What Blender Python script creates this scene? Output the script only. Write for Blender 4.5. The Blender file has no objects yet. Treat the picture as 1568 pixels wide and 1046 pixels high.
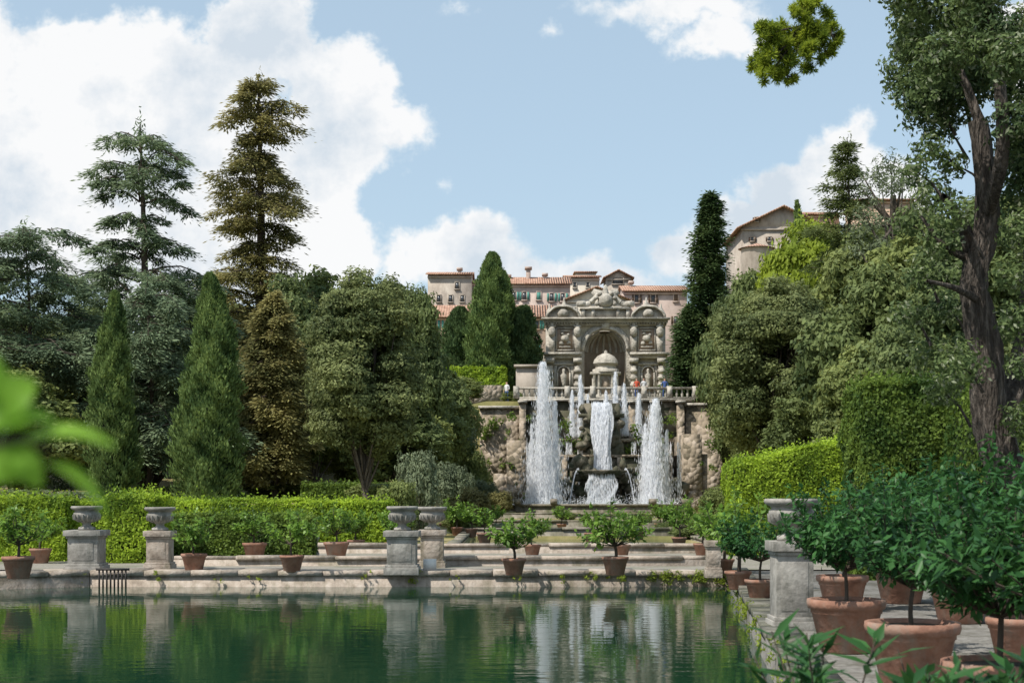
import bpy, math, numpy as np
from mathutils import Vector
scene=bpy.context.scene
rng=np.random.default_rng(7)
F=2178.0; HZ=755.0; CZ=2.1
def X(px,d): return (px-784)/F*d
def Z(py,d): return CZ+(HZ-py)/F*d
def D(py,z=.33): return (CZ-z)*F/(py-HZ)
def sm(a,b,t):
    t=np.clip((t-a)/(b-a),0,1); return t*t*(3-2*t)

# ---------------------------------------------------------------- materials
def nt(m):
    m.use_nodes=True; t=m.node_tree; t.nodes.clear(); return t
def ramp(t,cols):
    r=t.nodes.new('ShaderNodeValToRGB'); e=r.color_ramp.elements
    n=len(cols)
    while len(e)<n: e.new(.5)
    for i,c in enumerate(cols):
        e[i].position=.28+.44*i/(n-1); e[i].color=(*c,1)
    return r
def surf(name,cols,scale=1.5,rough=.85,bump=.4,bscale=12,stretch=(1,1,1),stain=None,spec=.25,bdist=.03):
    m=bpy.data.materials.new(name); t=nt(m); N=t.nodes.new; L=t.links.new
    o=N('ShaderNodeOutputMaterial'); p=N('ShaderNodeBsdfPrincipled'); L(p.outputs[0],o.inputs[0])
    g=N('ShaderNodeNewGeometry'); mp=N('ShaderNodeMapping'); mp.inputs['Scale'].default_value=stretch
    L(g.outputs['Position'],mp.inputs[0])
    n=N('ShaderNodeTexNoise'); n.inputs['Scale'].default_value=scale; n.inputs['Detail'].default_value=8; n.inputs['Roughness'].default_value=.68
    L(mp.outputs[0],n.inputs[0]); r=ramp(t,cols); L(n.outputs[0],r.inputs[0]); col=r.outputs[0]
    if stain:
        n2=N('ShaderNodeTexNoise'); n2.inputs['Scale'].default_value=stain[1]; n2.inputs['Detail'].default_value=8; n2.inputs['Roughness'].default_value=.7
        m2=N('ShaderNodeMapping'); m2.inputs['Scale'].default_value=(1,1,.45); L(g.outputs['Position'],m2.inputs[0]); L(m2.outputs[0],n2.inputs[0])
        mr=N('ShaderNodeMapRange'); mr.inputs[1].default_value=stain[2]-.05; mr.inputs[2].default_value=stain[2]+.17; mr.inputs[4].default_value=.85; L(n2.outputs[0],mr.inputs[0])
        mx=N('ShaderNodeMix'); mx.data_type='RGBA'; L(mr.outputs[0],mx.inputs[0]); L(col,mx.inputs[6]); mx.inputs[7].default_value=(*stain[0],1); col=mx.outputs[2]
    L(col,p.inputs['Base Color']); p.inputs['Roughness'].default_value=rough; p.inputs['Specular IOR Level'].default_value=spec
    if bump:
        nb=N('ShaderNodeTexNoise'); nb.inputs['Scale'].default_value=bscale; nb.inputs['Detail'].default_value=5; L(mp.outputs[0],nb.inputs[0])
        b=N('ShaderNodeBump'); b.inputs['Strength'].default_value=bump; b.inputs['Distance'].default_value=bdist
        L(nb.outputs[0],b.inputs['Height']); L(b.outputs[0],p.inputs['Normal'])
    return m
def leafmat(name,dark,light,trans=.3,rough=.6,patch=.5,pcol=None,gain=1.65):
    m=bpy.data.materials.new(name); t=nt(m); N=t.nodes.new; L=t.links.new
    dark=tuple(c*gain for c in dark); light=tuple(min(c*gain,.6) for c in light)
    o=N('ShaderNodeOutputMaterial'); p=N('ShaderNodeBsdfPrincipled')
    g=N('ShaderNodeNewGeometry'); n=N('ShaderNodeTexNoise'); n.inputs['Scale'].default_value=patch; n.inputs['Detail'].default_value=1
    L(g.outputs['Position'],n.inputs[0])
    a=N('ShaderNodeMath'); a.operation='MULTIPLY_ADD'; L(g.outputs['Random Per Island'],a.inputs[0]); a.inputs[1].default_value=.55
    s=N('ShaderNodeMath'); s.operation='MULTIPLY_ADD'; L(n.outputs[0],s.inputs[0]); s.inputs[1].default_value=1.8; s.inputs[2].default_value=-.65
    L(s.outputs[0],a.inputs[2]); a.use_clamp=True
    mx=N('ShaderNodeMix'); mx.data_type='RGBA'; L(a.outputs[0],mx.inputs[0]); mx.inputs[6].default_value=(*dark,1); mx.inputs[7].default_value=(*light,1)
    col=mx.outputs[2]
    if pcol:
        gt=N('ShaderNodeMath'); gt.operation='GREATER_THAN'; L(g.outputs['Random Per Island'],gt.inputs[0]); gt.inputs[1].default_value=.9
        m2=N('ShaderNodeMix'); m2.data_type='RGBA'; L(gt.outputs[0],m2.inputs[0]); L(col,m2.inputs[6]); m2.inputs[7].default_value=(*pcol,1); col=m2.outputs[2]
    L(col,p.inputs['Base Color']); p.inputs['Roughness'].default_value=rough; p.inputs['Specular IOR Level'].default_value=.18
    tr=N('ShaderNodeBsdfTranslucent')
    hs=N('ShaderNodeHueSaturation'); hs.inputs['Value'].default_value=1.6; hs.inputs['Hue'].default_value=.485; L(col,hs.inputs['Color']); L(hs.outputs[0],tr.inputs[0])
    ms=N('ShaderNodeMixShader'); ms.inputs[0].default_value=trans; L(p.outputs[0],ms.inputs[1]); L(tr.outputs[0],ms.inputs[2]); L(ms.outputs[0],o.inputs[0])
    return m
M={}
M['stone']=surf('weathered_stone',[(.17,.16,.14),(.31,.29,.26),(.42,.4,.36)],3.5,bump=.5,stain=((.1,.1,.08),3.2,.53))
M['pinkstone']=surf('travertine_wall',[(.2,.16,.125),(.38,.32,.265),(.5,.44,.38)],4,bump=.7,bscale=14,stain=((.13,.12,.07),2.5,.54))
M['greystone']=surf('grey_travertine',[(.11,.1,.075),(.24,.21,.17),(.35,.32,.27)],3,bump=.7,bscale=12,stain=((.08,.09,.04),1.7,.5))
M['kerbstone']=surf('shaded_mossy_kerb',[(.06,.06,.045),(.15,.14,.115),(.26,.25,.21)],3,bump=.7,bscale=12,stain=((.05,.06,.03),1.7,.5))  # grey stone darkened in colour for shade beside the pool, plus mossy stain
M['facade']=surf('travertine_facade',[(.26,.24,.2),(.45,.415,.355),(.57,.53,.465)],1.6,bump=.9,bscale=5,stain=((.19,.17,.145),1.0,.54),bdist=.1)
M['facade_rose']=surf('rose_plaster',[(.36,.26,.19),(.5,.38,.29)],1.2,bump=.6,bscale=4,bdist=.1)
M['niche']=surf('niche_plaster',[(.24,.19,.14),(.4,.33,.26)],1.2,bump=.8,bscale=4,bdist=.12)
M['gravel']=surf('gravel',[(.17,.15,.12),(.26,.24,.2),(.35,.32,.28)],12,bump=.4,bscale=60,stain=((.12,.13,.07),.8,.55))
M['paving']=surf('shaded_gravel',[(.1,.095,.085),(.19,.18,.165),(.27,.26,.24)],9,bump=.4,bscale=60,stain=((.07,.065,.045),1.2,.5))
M['ground']=surf('dry_grass',[(.07,.09,.025),(.2,.18,.07),(.42,.33,.19)],.25,bump=.5,bscale=4,bdist=.1)
M['terracotta']=surf('terracotta',[(.17,.085,.06),(.3,.155,.105),(.37,.22,.165)],5,bump=.3,bscale=20,stain=((.26,.21,.17),4,.53))
M['soil']=surf('soil',[(.03,.02,.012),(.07,.05,.03)],20)
M['bark']=surf('bark',[(.04,.032,.025),(.11,.09,.07),(.2,.17,.14)],3,bump=1,bscale=9,stretch=(2,2,.4),bdist=.08)
M['barkd']=surf('bark_dark',[(.05,.04,.03),(.11,.085,.065)],3,bump=.8,bscale=9,stretch=(2,2,.4),bdist=.05)
M['pine_bark']=surf('peeling_bark',[(.025,.02,.016),(.085,.07,.058),(.26,.22,.185)],5.5,bump=1,bscale=8,stretch=(2.6,2.6,.45),bdist=.22,stain=((.24,.13,.075),2.5,.64))
M['darkcore']=surf('dark_fill',[(.014,.024,.008),(.026,.042,.014)],2,bump=0)  # dark fill inside hedges and cypresses; also painted shade of the grotto niches
M['iron']=surf('iron',[(.03,.03,.03),(.06,.05,.045)],8,rough=.6)
M['glass']=surf('window_glass',[(.03,.035,.045),(.08,.09,.1)],.5,rough=.25,bump=0,spec=.5)
M['shutter']=surf('green_shutter',[(.06,.2,.17),(.1,.29,.24)],.8,bump=.1,rough=.6)
M['shutterbrown']=surf('brown_shutter',[(.09,.06,.045),(.14,.1,.07)],.8,bump=.1)
M['wall_pink']=surf('plaster_pink',[(.36,.275,.235),(.48,.385,.335),(.54,.45,.4)],.5,bump=.2,stain=((.27,.22,.19),.8,.54))
M['wall_grey']=surf('plaster_grey',[(.26,.22,.185),(.37,.32,.27),(.44,.39,.33)],.6,bump=.3,stain=((.21,.175,.145),.9,.53))
M['wall_cream']=surf('plaster_cream',[(.45,.4,.33),(.58,.53,.45)],.5,bump=.2,stain=((.33,.29,.24),.9,.56))
M['wall_orange']=surf('plaster_orange',[(.42,.29,.21),(.52,.38,.28)],.5,bump=.2,stain=((.33,.24,.19),.9,.55))
M['white']=surf('white_paint',[(.7,.69,.66),(.8,.79,.77)],3,bump=.1)
def roofmat():
    m=bpy.data.materials.new('roof_tiles'); t=nt(m); N=t.nodes.new; L=t.links.new
    o=N('ShaderNodeOutputMaterial'); p=N('ShaderNodeBsdfPrincipled'); L(p.outputs[0],o.inputs[0]); p.inputs['Roughness'].default_value=.9
    g=N('ShaderNodeNewGeometry'); n=N('ShaderNodeTexNoise'); n.inputs['Scale'].default_value=1.8; n.inputs['Detail'].default_value=9; L(g.outputs['Position'],n.inputs[0])
    r=ramp(t,[(.28,.15,.1),(.5,.29,.2),(.62,.43,.32)]); L(n.outputs[0],r.inputs[0])
    w=N('ShaderNodeTexWave'); w.inputs['Scale'].default_value=.9; w.inputs['Distortion'].default_value=.6; L(g.outputs['Position'],w.inputs[0])
    mx=N('ShaderNodeMix'); mx.data_type='RGBA'; mx.blend_type='MULTIPLY'; mx.inputs[0].default_value=.35; L(r.outputs[0],mx.inputs[6]); L(w.outputs[0],mx.inputs[7]); L(mx.outputs[2],p.inputs['Base Color'])
    b=N('ShaderNodeBump'); b.inputs['Distance'].default_value=.1; L(w.outputs[0],b.inputs['Height']); L(b.outputs[0],p.inputs['Normal'])
    return m
M['roof']=roofmat()
def rubble(name,c1,c2,c3,sc):
    m=bpy.data.materials.new(name); t=nt(m); N=t.nodes.new; L=t.links.new
    o=N('ShaderNodeOutputMaterial'); p=N('ShaderNodeBsdfPrincipled'); L(p.outputs[0],o.inputs[0]); p.inputs['Roughness'].default_value=.9
    g=N('ShaderNodeNewGeometry'); v=N('ShaderNodeTexVoronoi'); v.inputs['Scale'].default_value=sc; L(g.outputs['Position'],v.inputs[0])
    n=N('ShaderNodeTexNoise'); n.inputs['Scale'].default_value=.7; n.inputs['Detail'].default_value=8; L(g.outputs['Position'],n.inputs[0])
    sp=N('ShaderNodeSeparateColor'); L(v.outputs['Color'],sp.inputs[0])
    a=N('ShaderNodeMath'); a.operation='MULTIPLY_ADD'; L(sp.outputs[0],a.inputs[0]); a.inputs[1].default_value=.35; 
    s=N('ShaderNodeMath'); s.operation='MULTIPLY'; L(n.outputs[0],s.inputs[0]); s.inputs[1].default_value=.65; L(s.outputs[0],a.inputs[2])
    r=ramp(t,[c1,c2,c3]); L(a.outputs[0],r.inputs[0]); L(r.outputs[0],p.inputs['Base Color'])
    b=N('ShaderNodeBump'); b.inputs['Distance'].default_value=.15; b.invert=True; L(v.outputs['Distance'],b.inputs['Height']); L(b.outputs[0],p.inputs['Normal'])
    return m
M['rubble']=rubble('rubble_masonry',(.12,.1,.065),(.29,.235,.17),(.42,.35,.28),3)
M['mossrock']=rubble('mossy_rock',(.025,.035,.015),(.085,.08,.05),(.2,.175,.13),2)
def watermat(name,base,bs,bd,rough):
    m=bpy.data.materials.new(name); t=nt(m); N=t.nodes.new; L=t.links.new
    o=N('ShaderNodeOutputMaterial'); p=N('ShaderNodeBsdfPrincipled'); L(p.outputs[0],o.inputs[0])
    p.inputs['Base Color'].default_value=(*base,1); p.inputs['Roughness'].default_value=rough; p.inputs['IOR'].default_value=1.34
    g=N('ShaderNodeNewGeometry'); mp=N('ShaderNodeMapping'); mp.inputs['Scale'].default_value=(.7,1.5,1); L(g.outputs['Position'],mp.inputs[0])
    n=N('ShaderNodeTexNoise'); n.inputs['Scale'].default_value=bs; n.inputs['Detail'].default_value=3; L(mp.outputs[0],n.inputs[0])
    b=N('ShaderNodeBump'); b.inputs['Strength'].default_value=1; b.inputs['Distance'].default_value=bd; L(n.outputs[0],b.inputs['Height']); L(b.outputs[0],p.inputs['Normal'])
    return m
M['water']=watermat('pond_water',(.007,.034,.018),2.4,.0038,.03)
def spray():
    m=bpy.data.materials.new('water_spray'); t=nt(m); N=t.nodes.new; L=t.links.new
    o=N('ShaderNodeOutputMaterial'); p=N('ShaderNodeBsdfDiffuse'); p.inputs[0].default_value=(.95,.96,.98,1)
    tr=N('ShaderNodeBsdfTranslucent'); tr.inputs[0].default_value=(.97,.98,1,1); ms=N('ShaderNodeMixShader'); ms.inputs[0].default_value=.5
    L(p.outputs[0],ms.inputs[1]); L(tr.outputs[0],ms.inputs[2]); L(ms.outputs[0],o.inputs[0]); return m
M['spray']=spray()
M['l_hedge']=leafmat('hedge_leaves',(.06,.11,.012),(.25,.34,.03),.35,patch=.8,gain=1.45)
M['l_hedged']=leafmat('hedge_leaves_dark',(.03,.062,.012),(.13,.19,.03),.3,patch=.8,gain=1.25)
M['l_round']=leafmat('evergreen_oak_leaves',(.035,.05,.018),(.15,.17,.065),.28,patch=.5)
M['l_bg']=leafmat('woodland_leaves',(.025,.042,.015),(.115,.142,.05),.28,patch=.25)
M['l_bg2']=leafmat('light_woodland_leaves',(.04,.062,.02),(.165,.19,.06),.28,patch=.25,gain=1.5)
M['l_cyp']=leafmat('cypress_foliage',(.028,.055,.018),(.12,.168,.052),.25,patch=.9)
M['l_cypd']=leafmat('dark_cypress_foliage',(.016,.036,.014),(.07,.105,.038),.22,patch=.6)
M['l_cedar']=leafmat('cedar_needles',(.038,.06,.035),(.14,.18,.1),.25,patch=.4)
M['l_seq']=leafmat('conifer_needles',(.052,.058,.022),(.2,.182,.068),.3,patch=.35)
M['l_lemon']=leafmat('lemon_leaves',(.04,.09,.016),(.15,.25,.04),.35,rough=.4,patch=1.2,gain=1.3)
M['l_lemonn']=leafmat('citrus_leaves',(.014,.05,.017),(.05,.14,.035),.3,rough=.4,patch=1.5,gain=1.15)
M['l_fresh']=leafmat('fresh_leaves',(.1,.22,.02),(.2,.36,.04),.45,rough=.4,patch=3,gain=1.25)
M['l_olive']=leafmat('olive_leaves',(.07,.09,.05),(.18,.215,.125),.2,patch=.5,gain=1.2)
M['l_yel']=leafmat('yellow_green_leaves',(.1,.145,.018),(.24,.3,.035),.4,patch=.3,gain=1.25)
M['l_brown']=leafmat('brown_shrub',(.06,.06,.02),(.18,.165,.06),.2,patch=.8,gain=1.3)
M['l_pine']=leafmat('pine_needles',(.06,.1,.012),(.25,.31,.03),.45,patch=3,gain=1.2)
M['l_near']=leafmat('oak_leaves',(.022,.042,.017),(.1,.135,.045),.3,patch=.9,pcol=(.28,.31,.2))
M['cloth_r']=surf('red_cloth',[(.4,.06,.03),(.5,.1,.05)],5); M['cloth_w']=surf('white_cloth',[(.6,.6,.6),(.7,.7,.7)],5); M['cloth_b']=surf('blue_cloth',[(.05,.09,.25),(.08,.13,.3)],5)
M['skin']=surf('skin',[(.45,.27,.2),(.5,.31,.23)],5,bump=0); M['hair']=surf('hair',[(.03,.02,.015),(.05,.03,.02)],5)

# ---------------------------------------------------------------- mesh helpers
def build(name,parts,mats,smooth=False,parent=None,loc=None):
    Vs=[];idx=[];tot=[];mi=[];o=0
    for V,Fs,k in parts:
        V=np.asarray(V,float)
        for f in Fs:
            f=np.asarray(f,int)
            if f.size==0: continue
            idx.append((f+o).ravel()); tot.append(np.full(len(f),f.shape[1])); mi.append(np.full(len(f),k))
        Vs.append(V); o+=len(V)
    V=np.concatenate(Vs); idx=np.concatenate(idx); tot=np.concatenate(tot); mi=np.concatenate(mi)
    me=bpy.data.meshes.new(name); me.vertices.add(len(V)); me.vertices.foreach_set('co',V.astype(np.float32).ravel())
    me.loops.add(len(idx)); me.loops.foreach_set('vertex_index',idx.astype(np.int32))
    me.polygons.add(len(tot)); st=np.concatenate([[0],np.cumsum(tot)[:-1]])
    me.polygons.foreach_set('loop_start',st.astype(np.int32)); me.polygons.foreach_set('loop_total',tot.astype(np.int32))
    for m in mats: me.materials.append(M[m])
    me.polygons.foreach_set('material_index',mi.astype(np.int32))
    if smooth: me.polygons.foreach_set('use_smooth',np.ones(len(tot),bool))
    me.update(calc_edges=True)
    ob=bpy.data.objects.new(name,me); scene.collection.objects.link(ob)
    if parent: ob.parent=parent
    if loc is not None: ob.location=loc
    return ob
def inst(ob,name,loc,scale=(1,1,1),rot=0):
    o=bpy.data.objects.new(name,ob.data); scene.collection.objects.link(o); o.location=loc; o.scale=scale; o.rotation_euler=(0,0,rot); return o
def empty(name,loc=(0,0,0)):
    e=bpy.data.objects.new(name,None); scene.collection.objects.link(e); e.location=loc; e.empty_display_size=.2; return e
def box(x0,x1,y0,y1,z0,z1):
    V=[(x0,y0,z0),(x1,y0,z0),(x1,y1,z0),(x0,y1,z0),(x0,y0,z1),(x1,y0,z1),(x1,y1,z1),(x0,y1,z1)]
    return V,[np.array([(0,3,2,1),(4,5,6,7),(0,1,5,4),(1,2,6,5),(2,3,7,6),(3,0,4,7)])]
def lathe(prof,n=16,c=(0,0,0),a0=0,a1=2*math.pi):
    full=abs(a1-a0-2*math.pi)<1e-6
    k=n if full else n+1
    A=a0+(a1-a0)*np.arange(k)/n
    P=np.array(prof,float); V=[]
    for r,z in P: V+= [(c[0]+r*math.cos(a),c[1]+r*math.sin(a),c[2]+z) for a in A]
    f=[]
    for i in range(len(P)-1):
        for j in range(n):
            j2=(j+1)%k; f.append((i*k+j,i*k+j2,(i+1)*k+j2,(i+1)*k+j))
    return V,[np.array(f)]
def prism(poly,y0,y1):
    n=len(poly); V=[(x,y0,z) for x,z in poly]+[(x,y1,z) for x,z in poly]
    return V,[np.array([list(range(n))]),np.array([list(range(2*n-1,n-1,-1))]),np.array([(i,(i+1)%n,(i+1)%n+n,i+n) for i in range(n)])[:, ::-1]]
def tube(pts,rad,n=7,wob=0):
    pts=np.array(pts,float); k=len(pts); V=[]
    for i in range(k):
        t=pts[min(i+1,k-1)]-pts[max(i-1,0)]; t/=np.linalg.norm(t)+1e-9
        a=np.array([1,0,0]) if abs(t[0])<.8 else np.array([0,1,0])
        u=np.cross(t,a); u/=np.linalg.norm(u); v=np.cross(t,u)
        for j in range(n):
            th=2*math.pi*j/n; r=rad[i]*(1+wob*math.sin(j*2.3+i*1.1)+wob*.6*math.sin(j*1.2-i*.7)); V.append(pts[i]+r*(u*math.cos(th)+v*math.sin(th)))
    f=[(i*n+j,i*n+(j+1)%n,(i+1)*n+(j+1)%n,(i+1)*n+j) for i in range(k-1) for j in range(n)]
    return V,[np.array(f)]
def curve(p,n=8):
    p=np.array(p,float); t=np.linspace(0,len(p)-1,n)
    out=[]
    for s in t:
        i=min(int(s),len(p)-2); u=s-i
        p0=p[max(i-1,0)];p1=p[i];p2=p[i+1];p3=p[min(i+2,len(p)-1)]
        out.append(.5*((2*p1)+(-p0+p2)*u+(2*p0-5*p1+4*p2-p3)*u*u+(-p0+3*p1-3*p2+p3)*u**3))
    return np.array(out)
def unit(a): return a/(np.linalg.norm(a,axis=-1,keepdims=True)+1e-9)
def rdir(n): return unit(rng.normal(size=(n,3)))
def leaves(C,Dr,Nn,L,W,fold=False):
    n=len(C); Dr=unit(Dr); S=unit(np.cross(Dr,Nn)); Nn=np.cross(S,Dr)
    L=(L*rng.uniform(.65,1.35,n))[:,None]; W=(W*rng.uniform(.7,1.3,n))[:,None]
    a=C-Dr*L/2; b=C+S*W/2; c=C+Dr*L/2; d=C-S*W/2
    if not fold:
        V=np.stack([a,b,c,d],1).reshape(-1,3); i=np.arange(n)[:,None]*4
        return V,[np.concatenate([i,i+1,i+2,i+3],1)]
    mdl=C-Nn*W*.22; c=c-Nn*L*.12; b=b-Dr*L*.05; d=d-Dr*L*.05
    V=np.stack([a,b,c,d,mdl],1).reshape(-1,3); i=np.arange(n)[:,None]*5
    return V,[np.concatenate([np.concatenate([i,i+1,i+2,i+4],1),np.concatenate([i,i+4,i+2,i+3],1)],0)]
def clumpleaves(cs,rs,dens,L,W,flat=.85,fold=False,up=.3):
    out=[]
    for c,r in zip(cs,rs):
        n=max(int(dens*r*r),8); d=rdir(n); 
        lob=1+.25*np.sin(d[:,0]*5+c[0]*3)*np.sin(d[:,1]*5+c[1])*1+.18*np.sin(d[:,2]*9+c[2]*5)
        rad=r*lob*(1-np.abs(rng.normal(size=n))*.27)
        st=rng.uniform(0,1,n)<.07; rad=np.where(st,rad*rng.uniform(1.05,1.35,n),rad)
        P=np.array(c)+d*rad[:,None]*np.array([1,1,flat])
        Nn=unit(d+rdir(n)*.8+np.array([0,0,up])); T=unit(np.cross(Nn,rdir(n)))
        out.append(leaves(P,T,Nn,L,W,fold))
    return out
# ---------------------------------------------------------------- terrain
def G(x,y):
    x=np.asarray(x,float); y=np.asarray(y,float)
    left=.33+2.0*sm(50,85,y)+7.0*sm(82,125,y)
    cen=.33+.5*sm(70,92,y)+8.4*(y>110.05)
    w=sm(-6,-2.2,x)*(1-sm(17,21,x))
    h=left*(1-w)+cen*w
    h=h+12*sm(195,240,y)+9*sm(.13*y,.13*y+22,x)*sm(38,100,y)
    h=np.where(y<32.6,-1.2,h)
    h=np.where((x>-1.6)&(x<6.6)&(y>42.55)&(y<59.05),-1.,h)
    return h
xs=np.unique(np.concatenate([[-900,-500,-300,-200],np.arange(-150,150,2.),[150,220,350,600,900],np.arange(-12,20,1.),[-1.61,-1.59,6.59,6.61]]))
ys=np.unique(np.concatenate([[-300,-100,-20,0,32.59,32.61,42.54,42.56,59.04,59.06,110.0,110.1],np.arange(33,230,1.7),[240,260,300,400,600,1000,1500]]))
XX,YY=np.meshgrid(xs,ys); ZZ=G(XX,YY); nx=len(xs)
V=np.stack([XX,YY,ZZ],-1).reshape(-1,3)
i,j=np.meshgrid(np.arange(nx-1),np.arange(len(ys)-1)); a=(j*nx+i).ravel()
build('ground',[(V,[np.stack([a,a+1,a+1+nx,a+nx],1)],0)],['ground'],smooth=False)
def sheet(name,poly,z,mat):
    V=[(x,y,z) for x,y in poly]; return build(name,[(V,[np.array([list(range(len(poly)))])],0)],[mat])
sheet('gravel_path',[(-30,33.0),(12,33.0),(12,42.0),(-30,42.0)],.336,'gravel')
sheet('pond_water',[(-60,8.5),(5,8.5),(5,32.3),(-60,32.3)],0,'water')
sheet('far_pond_water',[(-1.9,42.2),(6.9,42.2),(6.9,59.3),(-1.9,59.3)],.2,'water')
ex=lambda y:1.0+.121*y
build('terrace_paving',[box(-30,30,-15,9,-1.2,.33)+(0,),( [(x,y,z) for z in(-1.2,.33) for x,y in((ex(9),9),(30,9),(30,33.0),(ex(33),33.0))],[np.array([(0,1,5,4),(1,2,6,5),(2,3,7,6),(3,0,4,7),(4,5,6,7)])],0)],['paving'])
def kerb(p0,p1,h0,h1,th,mat,name,bl=1.1,lip=.12):
    p0=np.array(p0,float);p1=np.array(p1,float); L=np.linalg.norm(p1-p0); u=(p1-p0)/L; nrm=np.array([-u[1],u[0]]); parts=[]; s=0
    sg=1 if th>0 else -1
    while s<L-.05:
        e=min(s+bl*rng.uniform(.6,1.4),L); j=rng.uniform(-.014,.018); k=rng.uniform(-.02,.012)
        if rng.uniform()<.1: k+=.05
        q=[p0+u*(s+.008)+nrm*k,p0+u*(e-.008)+nrm*(k+rng.normal()*.006),p0+u*(e-.008)+nrm*th,p0+u*(s+.008)+nrm*th]
        V=[(a[0],a[1],z+rng.normal()*.004) for z in (h1-lip,h1+j) for a in q]
        parts.append((V,[np.array([(0,3,2,1),(0,1,5,4),(1,2,6,5),(2,3,7,6),(3,0,4,7),(4,5,6,7)])],0)); s=e
    q=[p0+nrm*.035*sg,p1+nrm*.035*sg,p1+nrm*(th-.02*sg),p0+nrm*(th-.02*sg)]
    V=[(a[0],a[1],z) for z in (-1.2,h1-lip+.004) for a in q]
    parts.append((V,[np.array([(0,1,5,4),(1,2,6,5),(2,3,7,6),(3,0,4,7),(4,5,6,7)])],0))
    return build(name,parts,[mat])
kerb((-9.5,32.0),(ex(32),32.0),.1,.36,.95,'pinkstone','pond_wall')
kerb((-18.5,27.6),(-9.5,32.0),.1,.37,.95,'pinkstone','pond_wall')
kerb((-40,27.0),(-18.5,27.6),.1,.37,.95,'pinkstone','pond_wall')
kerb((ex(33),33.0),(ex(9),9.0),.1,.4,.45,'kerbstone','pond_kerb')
sheet('gravel_path',[(-45,27.8),(-18.7,28.2),(-9.6,32.6),(-9.6,33.4),(-45,33.4)],.33,'gravel')
kerb((X(265,34.6),34.6),(X(1085,34.6),34.6),.2,.58,.4,'pinkstone','low_stone_wall',1.6,.1)
kerb((X(478,42.0),42.0),(7.2,42.0),.1,.62,.45,'pinkstone','low_stone_wall',1.8,.1)
kerb((-2.2,59.2),(7.2,59.2),.1,.68,.5,'greystone','low_stone_wall',1.8,.1)
kerb((-2.1,59.2),(-2.1,42.5),.1,.5,.4,'greystone','low_stone_wall',1.8,.1)
kerb((7.2,42.5),(7.2,59.2),.1,.5,.4,'greystone','low_stone_wall',1.8,.1)
kerb((-3,72),(9,72),.1,.75,.5,'greystone','low_stone_wall',1.8,.1)
kerb((-1,83),(11,83),.1,.95,.5,'greystone','low_stone_wall',1.8,.1)
parts=[box(x,x+.03,31.8,31.84,-.05,.42)+(0,) for x in np.arange(-9.25,-8.6,.085)]+[box(-9.3,-8.55,31.78,31.8,.38,.43)+(0,)]
build('iron_grate',parts,['iron'])
# ---------------------------------------------------------------- pedestals, urns, pots
def pedestal(px,pyb,w,hcap,urn=True,d=None,zg=.33,uh=.55,light='stone'):
    d=d or D(pyb,zg); x=X(px,d); e=empty('stone_pedestal',(x,d,zg)); h=hcap
    P=[box(-w*.56,w*.56,-w*.56,w*.56,-.05,.12),box(-w*.52,w*.52,-w*.52,w*.52,.122,.17),box(-w*.46,w*.46,-w*.46,w*.46,.17,h-.18),
       box(-w*.5,w*.5,-w*.5,w*.5,h-.18,h-.13),box(-w*.57,w*.57,-w*.57,w*.57,h-.127,h),
       box(-w*.33,w*.33,-w*.475,-w*.463,.25,h-.26)]
    pl=build('plinth',[p+(0,) for p in P],[light],parent=e); bv=pl.modifiers.new('b','BEVEL'); bv.width=.012; bv.segments=2
    if urn:
        s=uh/.55; prof=[(.0,0),(.2,0),(.2,.06),(.12,.09),(.09,.14),(.14,.18),(.26,.24),(.31,.33),(.31,.39),(.27,.42),(.29,.45),(.36,.48),(.38,.52),(.36,.55),(.3,.55),(.22,.48),(0,.47)]
        prof=[(r*s*.95,z*s) for r,z in prof]
        build('urn',[lathe(prof,24,(0,0,h+.002))+(0,)],['stone'],smooth=True,parent=e)
        k=[]
        for a in range(16):
            th=a*math.pi/8; k.append(tube([( math.cos(th)*.17*s,math.sin(th)*.17*s,h+.19*s),(math.cos(th)*.285*s,math.sin(th)*.285*s,h+.27*s),(math.cos(th)*.30*s,math.sin(th)*.30*s,h+.36*s)],[.01,.035*s,.02],6)+(0,))
        build('fluting',k,['stone'],smooth=True,parent=e)
    return e
pedestal(133,873,.74,.93); pedestal(245,871,.56,.9,light='pinkstone'); pedestal(616,875,.7,.93); pedestal(662,868,.58,.9,light='pinkstone')
pedestal(1212,962,.52,1.15,uh=.55); pedestal(1092,880,.32,.75,urn=False,light='pinkstone'); pedestal(475,852,.4,.62,urn=False)
build('white_sign',[box(X(648,32.2),X(668,32.2),32.2,32.24,.37,.62)+(0,)],['white'])
potprof=[(0,0),(.27,0),(.29,.02),(.385,.44),(.40,.45),(.40,.49),(.43,.5),(.445,.55),(.44,.6),(.39,.605),(.37,.56)]
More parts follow.
